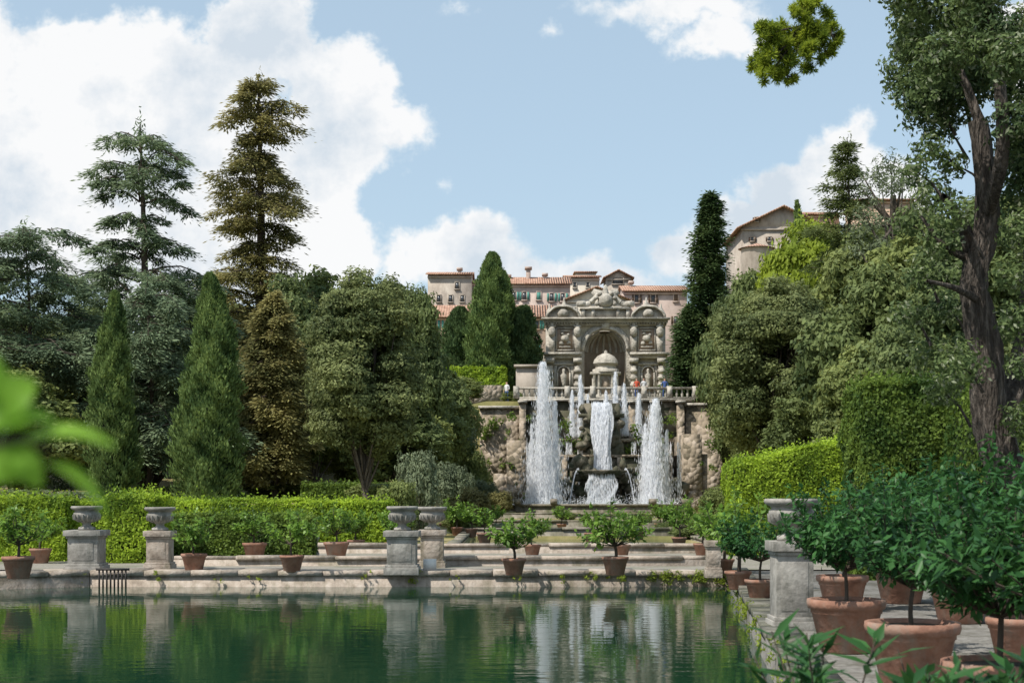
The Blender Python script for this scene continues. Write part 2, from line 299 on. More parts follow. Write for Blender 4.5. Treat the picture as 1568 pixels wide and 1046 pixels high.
def lemon_crown(name,n_shoot,R,H,nleaf,L,W,mat,fold,stemh,seed):
    parts=[]; P=[];T=[];Nn=[]
    parts.append(tube(curve([(0,0,-.1),(.03,.01,stemh*.5),(-.02,.02,stemh+.1)],6),np.linspace(.03,.022,6),6)+(1,))
    for s in range(n_shoot):
        d=rdir(1)[0]; d[2]=abs(d[2])*1.0-.25; d=d/np.linalg.norm(d); ln=rng.uniform(.55,1.25)
        e=np.array([d[0]*R*ln,d[1]*R*ln,stemh+H*.42+d[2]*H*.58*ln])
        p0=np.array([0,0,stemh]); mid=(p0+e)/2+np.array([d[0],d[1],0])*R*.12+rng.normal(size=3)*.04
        c=curve([p0,mid,e],7); parts.append(tube(c,np.linspace(.012,.003,7),4)+(1,))
        k=nleaf//n_shoot; t=rng.uniform(.3,1.03,k)
        q=np.array([np.interp(t,np.linspace(0,1,7),c[:,a]) for a in range(3)]).T
        dd=unit(unit(e-mid)*.6+rdir(k)); P.append(q+dd*L*.6+rng.normal(size=(k,3))*R*.05); T.append(dd+np.array([0,0,-.25])); Nn.append(unit(rdir(k)*.6+np.array([0,0,1.])+d*.4))
    parts.append(leaves(np.concatenate(P),np.concatenate(T),np.concatenate(Nn),L,W,fold)+(0,))
    ob=build(name,parts,[mat,'barkd']); scene.collection.objects.unlink(ob); return ob
LV=[lemon_crown('crown_far',22,.5,.8,700,.12,.06,'l_lemon',False,.22,i) for i in range(4)]
LN=[lemon_crown('crown_near',50,.88,1.25,2800,.115,.055,'l_lemonn',True,.42,i) for i in range(3)]
potme=None
def pot(px,pyb,wpx,d=None,zg=.33,crown=None,cs=1.0,name='potted_lemon_tree',cz=1.0):
    global potme
    d=d or D(pyb,zg); s=wpx/F*d/.89; x=X(px,d); e=empty(name,(x,d,zg))
    if potme is None:
        potme=build('pot',[lathe(potprof,24)+(0,),lathe([(0,.56),(.385,.56)],24)+(1,)],['terracotta','soil'],smooth=True); o=potme
    else:
        o=bpy.data.objects.new('pot',potme.data); scene.collection.objects.link(o)
    o.parent=e; o.scale=(s,s,s); o.rotation_euler=(0,0,rng.uniform(0,6))
    if crown:
        c=bpy.data.objects.new('crown',crown.data); scene.collection.objects.link(c); c.parent=e; c.location=(0,0,.56*s); c.scale=(cs,cs,cs*cz); c.rotation_euler=(0,0,rng.uniform(0,6))
    return e
for k,(px,pyb,w,cs) in enumerate([(28,885,50,1.1),(297,874,40,.95),(356,846,28,.9),(390,856,38,1.05),(447,875,38,1.0),(515,856,40,1.1),(570,838,30,1.0),(420,845,30,1),(787,880,38,1.2),(942,880,42,1.15),(815,852,28,1.0),(952,852,28,1.),(742,832,25,1.0),(700,820,20,1.1),(722,822,20,1.1),(905,830,22,1.),(978,826,20,1.),(1075,850,28,1.2),(1040,838,24,1.1),(545,845,28,1),(330,850,26,1.),(480,842,26,1),(62,862,34,1.1),(600,846,24,1),(860,812,16,1),(1010,812,17,1.1),(1050,820,20,1.2),(680,812,17,1.1),(760,812,16,1)]):
    pot(px,pyb,w,crown=LV[k%4],cs=cs*rng.uniform(.85,1.15),cz=rng.uniform(.8,1.15))
pot(1130,902,42,crown=LV[1],cs=1.4); pot(1165,920,50,crown=LN[0],cs=.75); pot(1108,878,34,crown=LV[2],cs=1.3)
pot(1296,0,120,d=15.9,crown=LN[0],cs=.84); pot(1397,0,145,d=13.1,crown=LN[1],cs=.8,cz=1.05); pot(1530,0,175,d=10.3,crown=LN[2],cs=.84); pot(1680,0,170,d=9.6,crown=LN[0],cs=1.0); pot(1470,0,100,d=19.5,crown=LN[1],cs=1.05); pot(1380,0,90,d=23,crown=LN[2],cs=1.); pot(1560,0,100,d=15,crown=LN[2],cs=1.1); pot(1290,0,80,d=21.5,crown=LN[1],cs=.9)
# ---------------------------------------------------------------- trees
def broadleaf(name,H,R,th,ncl,dens,L,W,mat,bark='bark',cr=.3,flat=.85,loc=(0,0,0),lean=0,tr=None,fill=.45):
    tr=tr or H*.022; parts=[]; cz=th+(H-th)*.5; hz=(H-th)*.5
    cs=[];rs=[]
    for _ in range(ncl):
        d=rdir(1)[0]; f=rng.uniform(fill,.86); r=R*cr*rng.uniform(.5,1.4)
        sh=1-.25*max(d[2],0)
        c=np.array([d[0]*R*f*sh+lean*(H-th)*.3,d[1]*R*f*sh,cz+d[2]*hz*f]); cs.append(c); rs.append(min(r,R*.5))
    tc=curve([(0,0,-.5),(R*.05,0,th*.5),(lean*th*.3,.1,th),(lean*H*.2,0,cz+hz*.2)],9); parts.append(tube(tc,np.linspace(tr*1.2,tr*.45,9),9,.08)+(1,))
    for c in cs[::2]:
        s=tc[rng.integers(4,8)]; m=(s+c)/2+np.array([0,0,-.15*R*.3])
        parts.append(tube(curve([s,m,c],5),np.linspace(tr*.4,tr*.08,5),5)+(1,))
    for p in clumpleaves(cs,rs,dens,L,W,flat): parts.append(p+(0,))
    return build(name,parts,[mat,bark],loc=loc)
def cypress(name,H,R,n,L,W,mat,loc,pw=.75):
    ph=rng.uniform(0,6)
    t=rng.uniform(0,1,n)**.85; a=rng.uniform(0,2*math.pi,n)
    prof=lambda t: R*np.clip(np.minimum(.62+1.6*t,1),0,1)*np.clip(1-((t-.25)/.75).clip(0)**1.5,0,1)**pw
    q=t*H/R
    lob=1+.15*np.sin(a*3+q*1.3+ph)*np.sin(q*2.1+a+ph)+.15*np.sin(a*5-q*3.3+ph)+.12*np.sin(q*7+a*4)+.08*np.sin(a*11+q*9)
    r=(prof(t)+.07*R)*lob*(1-np.abs(rng.normal(size=n))*.18)
    st=rng.uniform(0,1,n)<.04; r=np.where(st,r*1.15,r)
    cx=.12*R*np.sin(q*.9+ph)
    P=np.stack([r*np.cos(a)+cx,r*np.sin(a),t*H+H*.02+rng.normal(size=n)*.05],1)
    out=np.stack([np.cos(a),np.sin(a),0*a],1)
    Dr=unit(out*.5+rdir(n)*.5+np.array([0,0,.9])); Nn=unit(out+rdir(n)*.8)
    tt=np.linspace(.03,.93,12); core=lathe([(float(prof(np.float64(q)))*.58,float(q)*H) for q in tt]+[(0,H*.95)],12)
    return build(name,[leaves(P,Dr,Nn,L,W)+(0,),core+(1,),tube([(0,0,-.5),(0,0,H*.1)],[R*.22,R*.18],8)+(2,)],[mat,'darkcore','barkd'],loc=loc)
def conifer(name,H,R,h0,nb,npt,L,W,mat,loc,prof,droop=.15,rise=.1,width=.3,tr=None,gap=0,hang=.0,tuft=.42,tz=.4):
    tr=tr or H*.014; parts=[]; nn=14
    tc=np.stack([np.sin(np.linspace(0,3,nn))*R*.05,np.cos(np.linspace(0,4,nn))*R*.03,np.linspace(-.5,H,nn)],1)
    parts.append(tube(tc,np.linspace(tr*1.2,tr*.12,nn),8)+(1,))
    P=[];T=[];Nn=[]
    for i in range(nb):
        u=(i+rng.uniform(0,1))/nb
        if gap: u=(np.floor(u*gap)+ .5*(u*gap%1))/gap
        h=h0+(H-h0)*u; a=i*2.39996+rng.uniform(-.5,.5); ln=max(R*prof(u)*rng.uniform(.5,1.15),.25)
        dr=np.array([math.cos(a),math.sin(a),0]); s=np.array([tc[0,0],0,h])
        rs_=rise*rng.uniform(.2,1.7)
        c=curve([s,s+dr*ln*.5+np.array([0,0,ln*rs_]),s+dr*ln+np.array([0,0,ln*rs_*1.2-ln*droop])],7)
        parts.append(tube(c,np.linspace(tr*.26*(1-u*.5),.012,7),4)+(1,))
        side=np.array([-dr[1],dr[0],0]); nt_=int(3+ln*2.1)
        for m in range(nt_):
            t=.3+.72*(m+rng.uniform(0,1))/nt_; q=np.array([np.interp(t,np.linspace(0,1,7),c[:,b]) for b in range(3)])
            w=ln*width*math.sin(min(t,1)*math.pi*.8); lt=rng.uniform(-1,1)
            q2=q+side*lt*w-np.array([0,0,1.])*abs(lt)*w*.2
            if abs(lt*w)>.4: parts.append(tube([q-dr*.2,q2],[.03,.01],4)+(1,))
            r=tuft*rng.uniform(.6,1.35)*(.75+.1*ln); k=int(npt*rng.uniform(.6,1.3)*(r/tuft)**1.5)
            g=rng.normal(size=(k,3))*np.array([r*.55,r*.55,r*.55*tz]); g[:,2]-=(g[:,0]**2+g[:,1]**2)/r*.3+hang*np.abs(rng.normal(size=k))
            P.append(q2+g); T.append(unit(dr*.6+side*lt*.6+unit(g*np.array([1,1,.3]))*.9+rdir(k)*.3+np.array([0,0,-.15-hang]))); Nn.append(unit(np.array([0,0,1.])+rdir(k)*.6))
    # leader tuft
    k=npt*2; g=rng.normal(size=(k,3))*np.array([.18,.18,.5]); P.append(np.array([tc[-1,0],tc[-1,1],H-.7])+g); T.append(unit(rdir(k)+np.array([0,0,.6]))); Nn.append(rdir(k))
    parts.append(leaves(np.concatenate(P),np.concatenate(T),np.concatenate(Nn),L,W)+(0,))
    return build(name,parts,[mat,'barkd'],loc=loc)
def at(px,d): x=X(px,d); return (x,d,float(G(x,d)))
def hgt(py,px,d): return Z(py,d)-float(G(X(px,d),d))
cypress('cypress_tree',hgt(455,172,62),.98,26000,.2,.075,'l_cyp',at(172,62))
cypress('cypress_tree',hgt(428,322,58),1.25,36000,.2,.075,'l_cyp',at(322,58))
conifer('cedar_tree',hgt(192,214,80),6.6,5.5,60,85,.3,.085,'l_cedar',at(214,80),lambda u:(.95-.35*u if u<.5 else (.48 if u<.9 else .34)),droop=.28,rise=.22,width=.3,tr=.36,gap=10,hang=.1,tuft=.5,tz=.28)
conifer('cedar_tree',hgt(348,38,72),7,3,56,80,.3,.085,'l_cedar',at(38,72),lambda u:1-.6*u,droop=.22,rise=.2,width=.3,gap=8,hang=.08,tuft=.55,tz=.3)
conifer('cedar_tree',hgt(420,235,70),5.4,2,46,85,.3,.085,'l_cedar',at(225,72),lambda u:1-.4*u,droop=.35,rise=.12,width=.35,gap=6,hang=.15,tuft=.5)
conifer('fir_tree',hgt(115,395,95),4.8,4,112,66,.34,.11,'l_seq',at(395,95),lambda u:(.4+.66*(1-u)**.6)*(.84+.24*math.sin(u*21+1)) if u<.93 else .3,droop=.22,rise=.22,width=.34,tr=.5,hang=.12,tuft=.6,tz=.48,gap=19)
conifer('fir_tree',hgt(450,415,74),3.0,1.0,90,85,.28,.1,'l_seq',at(420,74),lambda u:(1-u)**.45,droop=.3,rise=.1,width=.3,hang=.12,tuft=.5,tz=.6)
broadleaf('holm_oak_tree',hgt(398,555,62),3.0,2.0,100,2500,.17,.085,'l_round',cr=.25,loc=at(556,62),tr=.17)
bgA=broadleaf('woodland_tree',12,5,1.8,75,480,.4,.21,'l_bg',cr=.26,loc=at(450,90))
bgB=broadleaf('woodland_tree',12,5,1.3,80,480,.4,.21,'l_bg2',cr=.24,loc=at(60,84))
bgC=broadleaf('woodland_tree',12,4.5,1.0,65,520,.37,.19,'l_bg',cr=.27,loc=at(130,95))
for k,(px,py,d,w) in enumerate([(-50,430,88,1.),(60,480,84,1),(130,465,100,1),(262,480,92,.9),(330,440,104,1),(450,425,92,.8),(505,410,100,1),(600,425,95,.9),(635,440,84,.5),(655,530,92,.5),(20,560,66,.8),(240,600,78,.7),(380,600,88,.8),(480,560,78,.6),(610,590,80,.7),(655,600,88,.6),(690,570,118,.6)]):
    src=[bgA,bgB,bgC][k%3] if k not in(3,4,6) else bgB; inst(src,'woodland_tree',at(px,d),(w,w,hgt(py,px,d)/12),rng.uniform(0,6))
for o in (bgA,bgB,bgC): o.scale=(.8,.8,.85)
# shrubs
sh=broadleaf('shrub',2,1.2,.1,22,3000,.13,.055,'l_olive',cr=.34,loc=at(642,57),tr=.05); sh.scale=(.8,.8,hgt(672,640,57)/2.1)
sb=broadleaf('shrub',2,1.2,.05,22,2800,.14,.07,'l_brown',cr=.36,loc=at(722,66),tr=.05); sb.scale=(.85,.9,1.0)
sg=broadleaf('shrub',2,1.2,.05,22,2800,.15,.08,'l_bg2',cr=.36,loc=at(610,52),tr=.05)
sg.scale=(.7,.7,hgt(738,610,52)/2)
for k,(px,py,d,w,src) in enumerate([(696,645,95,1.3,sh),(722,690,92,1.0,sg),(672,660,88,1.5,sg),(742,730,88,.9,sh),(700,615,104,1.6,sg),(650,640,82,1.6,sg),(765,752,84,.7,sb),(695,700,74,1.,sh),(575,740,66,1.2,sg),(560,660,80,2,sg),(1088,762,80,.8,sb),(1105,745,70,.8,sg),(1150,650,102,1.3,sg),(420,740,75,1.6,sg),(250,745,70,1.6,sg),(100,745,60,1.6,sh),(30,750,55,1.6,sg),(785,600,113,.8,sg),(1050,805,55,.6,sg),(1020,816,62,.5,sg),(870,800,80,.4,sg),(700,790,60,.6,sg),(735,785,75,.6,sg),(770,805,64,.5,sh),(985,805,76,.5,sg),(1070,800,66,.7,sg),(820,812,66,.4,sg)]):
    x=X(px,d); g=float(G(x,d)); H=max(Z(py,d)-g,.5); inst(src,'shrub',(x,d,g),(w,w,H/2),rng.uniform(0,6))
cypress('cypress_tree',hgt(392,752,128),2.0,26000,.34,.13,'l_cyp',at(750,128),pw=.6)
cypress('cypress_tree',hgt(474,706,130),2.0,16000,.36,.15,'l_cypd',at(706,130),pw=.5)
cypress('cypress_tree',hgt(420,770,132),1.5,16000,.36,.15,'l_cyp',at(772,132),pw=.6)
cypress('cypress_tree',hgt(472,804,131),1.8,16000,.36,.15,'l_cypd',at(804,131),pw=.5)
conifer('dark_cypress_tree',hgt(300,1085,118),2.2,.5,150,70,.36,.16,'l_cypd',at(1087,118),lambda u:(1-u)**.4*.95+.03,droop=-.1,rise=.35,width=.4,tuft=.6,tz=.8)
conifer('dark_cypress_tree',hgt(470,1065,116),2,.5,90,65,.36,.16,'l_cypd',at(1056,117),lambda u:(1-u)**.5,droop=-.1,rise=.3,width=.4,tuft=.6,tz=.8)
broadleaf('holm_oak_tree',hgt(413,1188,75),4.0,2.6,120,1600,.2,.1,'l_round',cr=.23,loc=at(1190,75),tr=.22)
conifer('fir_tree',hgt(212,1296,100),4.2,3,84,60,.32,.1,'l_bg',at(1296,100),lambda u:(1-u)**.8*.95+.1,droop=.0,rise=.3,width=.3,tuft=.55,tz=.5,gap=16)
cypress('cypress_tree',hgt(314,1221,183),1.3,5000,.6,.25,'l_cyp',at(1221,183))
yb=broadleaf('shrub',6,4,.3,40,900,.35,.18,'l_yel',cr=.3,loc=at(1235,108)); yb.scale=(.95,.95,hgt(362,1235,108)/6)
for k,(px,py,d,w,src) in enumerate([(1130,412,108,.65,bgA),(1165,405,125,.7,bgA),(1190,500,95,.8,bgC),(1270,440,90,.9,bgA),(1335,340,86,.8,bgB),(1350,400,66,.7,bgA),(1410,320,76,.9,bgB),(1440,440,56,.62,bgA),(1385,500,50,.5,bgC),(1500,330,62,.9,bgA),(1560,300,70,1,bgB),(1330,520,56,.5,bgB),(1480,520,44,.5,bgB),(1540,560,34,.4,bgA),(1250,560,72,.6,bgC),(1420,610,38,.35,bgC),(1290,350,130,1,bgA),(1210,390,150,1,bgB),(1390,320,120,1.2,bgA),(1520,300,115,1.3,bgC)]):
    inst(src,'woodland_tree',at(px,d),(w,w,hgt(py,px,d)/12),rng.uniform(0,6))
broadleaf('olive_tree',hgt(205,1365,80),3,8,36,300,.26,.08,'l_olive',cr=.2,loc=at(1368,82))
# ---------------------------------------------------------------- near right tree
def near_tree():
    d=21.; pt=lambda px,py,dd=0:(X(px,d+dd),d+dd,Z(py,d+dd)); parts=[]
    def lim(pts,r0,r1,n=12,k=14,w=.13):
        parts.append(tube(curve(pts,n),np.linspace(r0,r1,n),k,w)+(1,))
    lim([pt(1556,945),pt(1545,760),pt(1518,640),pt(1510,540),pt(1492,430),pt(1512,330),pt(1498,185)],.32,.13,40,20)
    lim([pt(1498,430),pt(1475,345),pt(1445,300,-1)],.13,.04,8)
    lim([pt(1530,660),pt(1575,500,.5),pt(1590,200,.5),pt(1600,-50,0)],.2,.1,16)
    lim([pt(1512,330),pt(1535,230,-1),pt(1525,80,-1),pt(1500,-40,-1)],.11,.05,12)
    lim([pt(1500,185),pt(1475,120),pt(1440,60)],.08,.03,8)
    lim([pt(1504,400),pt(1450,380),pt(1410,330)],.07,.02,8); lim([pt(1500,460),pt(1460,440,-1),pt(1420,430,-1.5)],.06,.02,8)
    lim([pt(1600,-50),pt(1560,-220,-3),(4.8,17.,Z(-150,17)),(3.35,15.2,Z(-25,15)),(3.0,15,Z(55,15))],.12,.012,14,6,0)
    top=[(1400,30,1),(1440,90,-1),(1390,-30,0),(1470,20,0),(1520,60,-1),(1550,130,0),(1570,40,0),(1420,150,.5),(1460,-40,0),(1560,-60,1),(1600,80,1),(1460,140,1),(1520,-60,1),(1400,110,1.5),(1620,200,1),(1590,260,-.5),(1500,110,1),(1565,190,-1),(1610,0,1),(1650,120,1),(1480,70,1.5),(1395,70,.5),(1500,0,-1),(1560,230,1),(1550,90,-2)]
    cs=[pt(*p) for p in top]; rs=[rng.uniform(.3,.52) for _ in cs]
    mid=[(1400,260,-1),(1430,300,0),(1390,340,1),(1460,250,0),(1440,370,0),(1550,420,-1),(1565,490,-1.),(1450,470,1),(1410,420,.5),(1575,350,-1),(1565,560,-1),(1480,540,1),(1600,450,0),(1550,300,1),(1420,540,1.5),(1390,480,1),(1565,640,-.5),(1445,600,1.5),(1600,600,0),(1540,240,1),(1425,230,0),(1440,190,1),(1475,420,1.5),(1530,360,1.5),(1540,500,1.5),(1460,330,-1.4),(1470,560,-1)]
    cs2=[pt(*p) for p in mid]; rs2=[rng.uniform(.2,.42) for _ in cs2]
    for p in clumpleaves(cs,rs,8500,.09,.042,.9,True): parts.append(p+(0,))
    for p in clumpleaves(cs2,rs2,4200,.09,.042,.9,True): parts.append(p+(0,))
    for c in cs+cs2:
        c=np.array(c); s=c+np.array([.5,.1,-.5])*rng.uniform(.6,1.2,3); parts.append(tube([s,(s+c)/2+.05,c],[.03,.018,.006],5)+(1,))
    P=[];T=[];N_=[]
    for (px,py,r) in [(1172,60,.15),(1190,85,.19),(1180,112,.14),(1215,75,.16),(1240,50,.19),(1258,25,.17),(1268,60,.13),(1235,95,.15),(1200,45,.14),(1265,80,.1),(1225,22,.12),(1168,88,.12),(1245,5,.12),(1205,118,.1)]:
        c=np.array([X(px,15),15+rng.uniform(-.2,.2),Z(py,15)])
        for q in range(12):
            cc=c+rdir(1)[0]*r*.8; k=int(7500*r*r); dd=rdir(k); rr=r*.42*rng.uniform(.15,1.1,k)
            P.append(cc+dd*rr[:,None]); T.append(unit(dd+rdir(k)*.3)); N_.append(rdir(k))
            parts.append(tube([c,cc],[.006,.004],4)+(1,))
        b=np.array([3.05,15,Z(40,15)]); parts.append(tube([b,(b+c)/2+rng.normal(size=3)*.03,c],[.014,.01,.005],4)+(1,))
    parts.append(leaves(np.concatenate(P),np.concatenate(T),np.concatenate(N_),.06,.011)+(2,))
    build('pine_and_oak_tree',parts,['l_near','pine_bark','l_pine'],smooth=False)
near_tree()
# ---------------------------------------------------------------- hedges
def hedge(name,x0,x1,y0,y1,z0,z1,mat,n,L=.09,W=.055,slope=0,bump=.13):
    w=x1-x0; dp=y1-y0; h=z1-z0
    A=np.array([w*h,w*dp,dp*h,dp*h]); A=A/A.sum(); P=[];N_=[]
    for k,(f,nr) in enumerate(zip(A,[(0,-1,0),(0,0,1),(-1,0,0),(1,0,0)])):
        m=int(n*f); u=rng.uniform(0,1,m); v=rng.uniform(0,1,m)
        if k==0: p=np.stack([x0+w*u,np.full(m,y0),z0+h*v],1)
        elif k==1: p=np.stack([x0+w*u,y0+dp*v,np.full(m,z1)],1)
        elif k==2: p=np.stack([np.full(m,x0),y0+dp*u,z0+h*v],1)
        else: p=np.stack([np.full(m,x1),y0+dp*u,z0+h*v],1)
        nr=np.array(nr,float)
        bb=np.sin(p[:,0]*2.1+p[:,1])*np.sin(p[:,2]*3+p[:,0]*1.3+1)*.5+np.sin(p[:,0]*6.3)*np.sin(p[:,2]*7+p[:,1]*5)*.3
        p=p+nr*(bb*bump+np.abs(rng.normal(size=m))*.04-.03)[:,None]; P.append(p); N_.append(unit(nr+rdir(m)*.75))
    m=n//30; p=np.stack([rng.uniform(x0,x1,m),rng.uniform(y0,y1,m),np.full(m,z1)+np.abs(rng.normal(size=m))*.12],1); P.append(p); N_.append(rdir(m))
    P=np.concatenate(P); N_=np.concatenate(N_); fr=np.clip((P[:,0]-x0)/w,0,1); P[:,2]+=slope*fr*np.clip((P[:,2]-z0)/h,0,1)
    T=unit(np.cross(N_,rdir(len(P)))+np.array([0,0,.3]))
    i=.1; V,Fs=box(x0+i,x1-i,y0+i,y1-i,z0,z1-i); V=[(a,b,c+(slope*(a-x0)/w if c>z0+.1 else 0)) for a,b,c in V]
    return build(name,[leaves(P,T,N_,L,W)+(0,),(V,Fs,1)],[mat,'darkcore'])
hedge('box_hedge',-20,X(602,45),44,45.5,.3,Z(768,44),'l_hedge',60000)
hedge('box_hedge',-16,X(100,37),37,38.2,.3,Z(764,37)-.02,'l_hedge',22000)
hedge('box_hedge',X(160,36.),X(226,36.),36,38.5,.3,Z(760,36),'l_hedge',12000)
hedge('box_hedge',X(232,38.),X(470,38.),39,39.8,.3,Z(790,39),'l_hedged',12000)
hedge('box_hedge',X(1112,42),X(1330,40),40.5,42.5,.3,Z(712,42),'l_hedge',36000,slope=.75)
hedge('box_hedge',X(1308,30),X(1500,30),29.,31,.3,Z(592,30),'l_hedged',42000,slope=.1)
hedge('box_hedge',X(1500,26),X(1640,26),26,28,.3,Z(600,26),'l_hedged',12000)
hedge('box_hedge',X(672,130),X(775,130),125,127,9,Z(563,125),'l_hedge',9000,L=.3,W=.16)
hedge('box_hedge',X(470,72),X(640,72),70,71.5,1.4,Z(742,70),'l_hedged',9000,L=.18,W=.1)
cs=[];rs=[]
for px,s in [(630,.1),(1000,.11),(1020,.15),(1045,.12),(1075,.16),(1100,.15),(1112,.18),(860,.07),(1062,.1),(918,.09),(905,.06),(330,.05),(955,.09),(235,.08),(560,.05),(785,.05),(120,.05),(400,.06),(700,.04)]:
    for q in range(3):
        cs.append((X(px,31.95)+rng.normal()*.12,31.97,rng.uniform(.1,.36))); rs.append(s*rng.uniform(.4,1))
for q in range(46):
    y=rng.uniform(13,31.5); cs.append((ex(y)+rng.uniform(-.06,.1),y,rng.uniform(.05,.4))); rs.append(rng.uniform(.04,.13))
build('wall_weeds',[p+(0,) for p in clumpleaves(cs,rs,5000,.08,.02)],['l_yel'])
# ---------------------------------------------------------------- fountain
def fountain():
    e=empty('cascade_fountain')
    W=lambda n,parts,mats,**k: build(n,parts,mats,parent=e,**k)
    parts=[box(X(735,110),X(800,110),109.2,112,0,Z(626,110))+(0,),box(X(800,110),X(1048,110),109.6,112,0,9.2)+(2,),box(X(1048,110),X(1140,110),109.0,112,0,Z(622,110))+(0,),
           box(X(735,110)-.1,X(800,110)+.1,109.0,109.9,Z(626,110)+.003,Z(622,110))+(1,),box(X(1048,110)-.1,X(1145,110),108.8,109.9,Z(622,110)+.003,Z(618,110))+(1,),box(X(795,110),X(1062,110),109.3,112,9.203,9.4)+(1,)]
    for px in (800,842,878,968,1002,1042): parts.append(box(X(px-5,109),X(px+5,109),108.6,109.6,0,9.0)+(0,)); parts.append(box(X(px-7,109),X(px+7,109),108.4,109.597,9.003,9.2)+(1,))
    W('retaining_wall',parts,['rubble','facade','mossrock'])
    P=[]
    for k,(p0,p1,t) in enumerate([(776,806,675),(756,776,725),(738,756,755),(1044,1072,665),(1072,1100,695),(1100,1122,725)]):
        P.append(box(X(p0,104),X(p1,104),102+k*.3,109,0,Z(t,104))+(0,))
    W('side_walls',P,['rubble'])
    P=[box(X(848,105),X(1030,105),105,109.5,0,Z(676,105)),box(X(862,104),X(1002,104),103.6,105,0,Z(700,104)),box(X(893,105),X(948,105),104.2,109.5,0,Z(618,105)),
       box(X(886,104),X(956,104),103.9,104.4,Z(640,105),Z(634,105))]
    W('tiers',[p+(0,) for p in P]+[box(X(845,105),X(1033,105),104.7,105.3,Z(676,105)+.003,Z(671,105))+(1,),box(X(858,104),X(1006,104),103.4,105,Z(700,104)+.003,Z(696,104))+(1,)]+[box(X(p-4,104),X(p+4,104),103.3,103.597,.8,Z(700,104))+(1,) for p in (864,893,948,1000)],['mossrock','rubble'])
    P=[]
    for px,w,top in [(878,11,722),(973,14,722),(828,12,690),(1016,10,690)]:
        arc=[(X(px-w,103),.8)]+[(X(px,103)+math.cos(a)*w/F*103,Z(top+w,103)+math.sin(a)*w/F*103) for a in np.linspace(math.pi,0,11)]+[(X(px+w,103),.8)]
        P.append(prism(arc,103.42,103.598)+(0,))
    W('dark_niche_panels',P,['darkcore'])  # flat dark panels, no recess; niche shade is put into the colour
    P=[]
    for q in range(330):
        if q<200:
            px=rng.uniform(800,1046); d=rng.uniform(101.5,104.5); zt=rng.uniform(.8,3.0) if abs(px-922)>50 else rng.uniform(1,4.3)
        elif q<260:
            px=rng.uniform(890,950); d=104.1; zt=rng.uniform(3,8.4)
        else:
            px=rng.choice([rng.uniform(735,800),rng.uniform(1046,1125)]); d=rng.uniform(101.5,104); zt=rng.uniform(.6,4.)*(1-abs(px-925)/260)+.3
        r=rng.uniform(.2,.6); c=np.array([X(px,d),d,zt])
        V,Fs=lathe([(0,-1),(.6,-.8),(1,-.1),(.8,.6),(.35,.95),(0,1)],7); V=np.array(V)*r*rng.uniform(.7,1.2,3)*rng.uniform(.8,1.2,(len(V),1))+c; P.append((V,Fs,0 if q<260 else 1))
    W('rocks',P,['mossrock','rubble'])
    W('bowl',[lathe([(0,-1.6),(.5,-1.5),(.5,-.8),(1.2,-.35),(1.9,0),(1.95,.12),(1.7,.12),(0,0)],24,(X(921,101),101.5,Z(722,101)))+(0,)],['mossrock'],smooth=True)
    x0,x1=X(790,95),X(1052,95)
    P=[box(x0,x1,94,94.6,.2,1.25),box(x0,x0+.6,94.6,104,.2,1.25),box(x1-.6,x1,94.6,104,.2,1.25),box(x0-.1,x1+.1,93.9,94.7,1.253,1.4),box(x0-.6,x1+.6,92.5,94,.2,.75),box(x0-1,x1+1,91.5,92.5,.2,.5)]
    for px in (792,848,1000,1050): P.append(box(X(px-5,94),X(px+5,94),93.7,94.9,1.403,1.75))
    W('basin',[p+(0,) for p in P],['greystone'])
    W('basin_water',[([(x0+.6,94.6,1.15),(x1-.6,94.6,1.15),(x1-.6,104,1.15),(x0+.6,104,1.15)],[np.array([(0,1,2,3)])],0)],['water'])
    cs=[];rs=[]
    for _ in range(90):
        px=rng.uniform(785,1060); py=rng.uniform(640,770); d=104.6 if 850<px<1030 else 108.8
        if 895<px<945: continue
        cs.append((X(px,d),d-.1,Z(py,d))); rs.append(rng.uniform(.15,.5))
    for _ in range(50):
        px=rng.choice([rng.uniform(1050,1125),rng.uniform(738,800)]); cs.append((X(px,109),108.9 if px<776 or px>1100 else 102,Z(rng.uniform(640,760),109))); rs.append(rng.uniform(.12,.4))
    W('ivy',[p+(0,) for p in clumpleaves(cs,rs,420,.22,.12,1)],['l_hedged'])
    xa,xb=X(790,109.6),X(1064,109.6); P=[box(xa,xb,109.35,109.75,10.12,10.27)+(0,),box(xa,xb,109.35,109.75,9.403,9.52)+(0,)]
    for x in np.arange(xa+.2,xb,.42): P.append(lathe([(.07,0),(.07,.06),(.12,.2),(.06,.38),(.05,.5),(.09,.6)],8,(x,109.55,9.52))+(0,))
    for x in np.linspace(xa,xb,8): P.append(box(x-.2,x+.2,109.3,109.8,9.41,10.35)+(0,))
    W('balustrade',P,['facade'])
    def jet(px,top,bot,wpx,d,n,sx=0):
        x=X(px,d); z1=Z(top,d); z0=Z(bot,d); R=wpx/2/F*d; H=z1-z0
        out=[]
        m=int(n*.35); t=rng.uniform(0,1,m)
        sig=R*(.26-.18*t)+.02; ax=rng.normal(size=m)*sig; out.append(np.stack([x+ax,d+rng.normal(size=m)*sig,z0+H*t],1))
        m=int(n*.45); t=rng.uniform(0,1,m)**1.1; k=rng.integers(0,40,m)
        top_=.4+.6*((k*7)%40)/40.; tt=t*top_; a=k*2.4; rad=R*(1.05-.95*tt**.8)*(.25+.6*((k*11)%40)/40.)
        out.append(np.stack([x+np.cos(a)*rad+rng.normal(size=m)*R*.07+sx*(1-tt)*R,d+np.sin(a)*rad+rng.normal(size=m)*.08,z0+H*tt],1))
        m=int(n*.2); t=rng.uniform(0,1,m)**1.4; out.append(np.stack([x+rng.normal(size=m)*R*(.75-.6*t)+sx*R,d+rng.normal(size=m)*R*.5,z0+H*t*.95],1))
        P=np.concatenate(out); n=len(P)
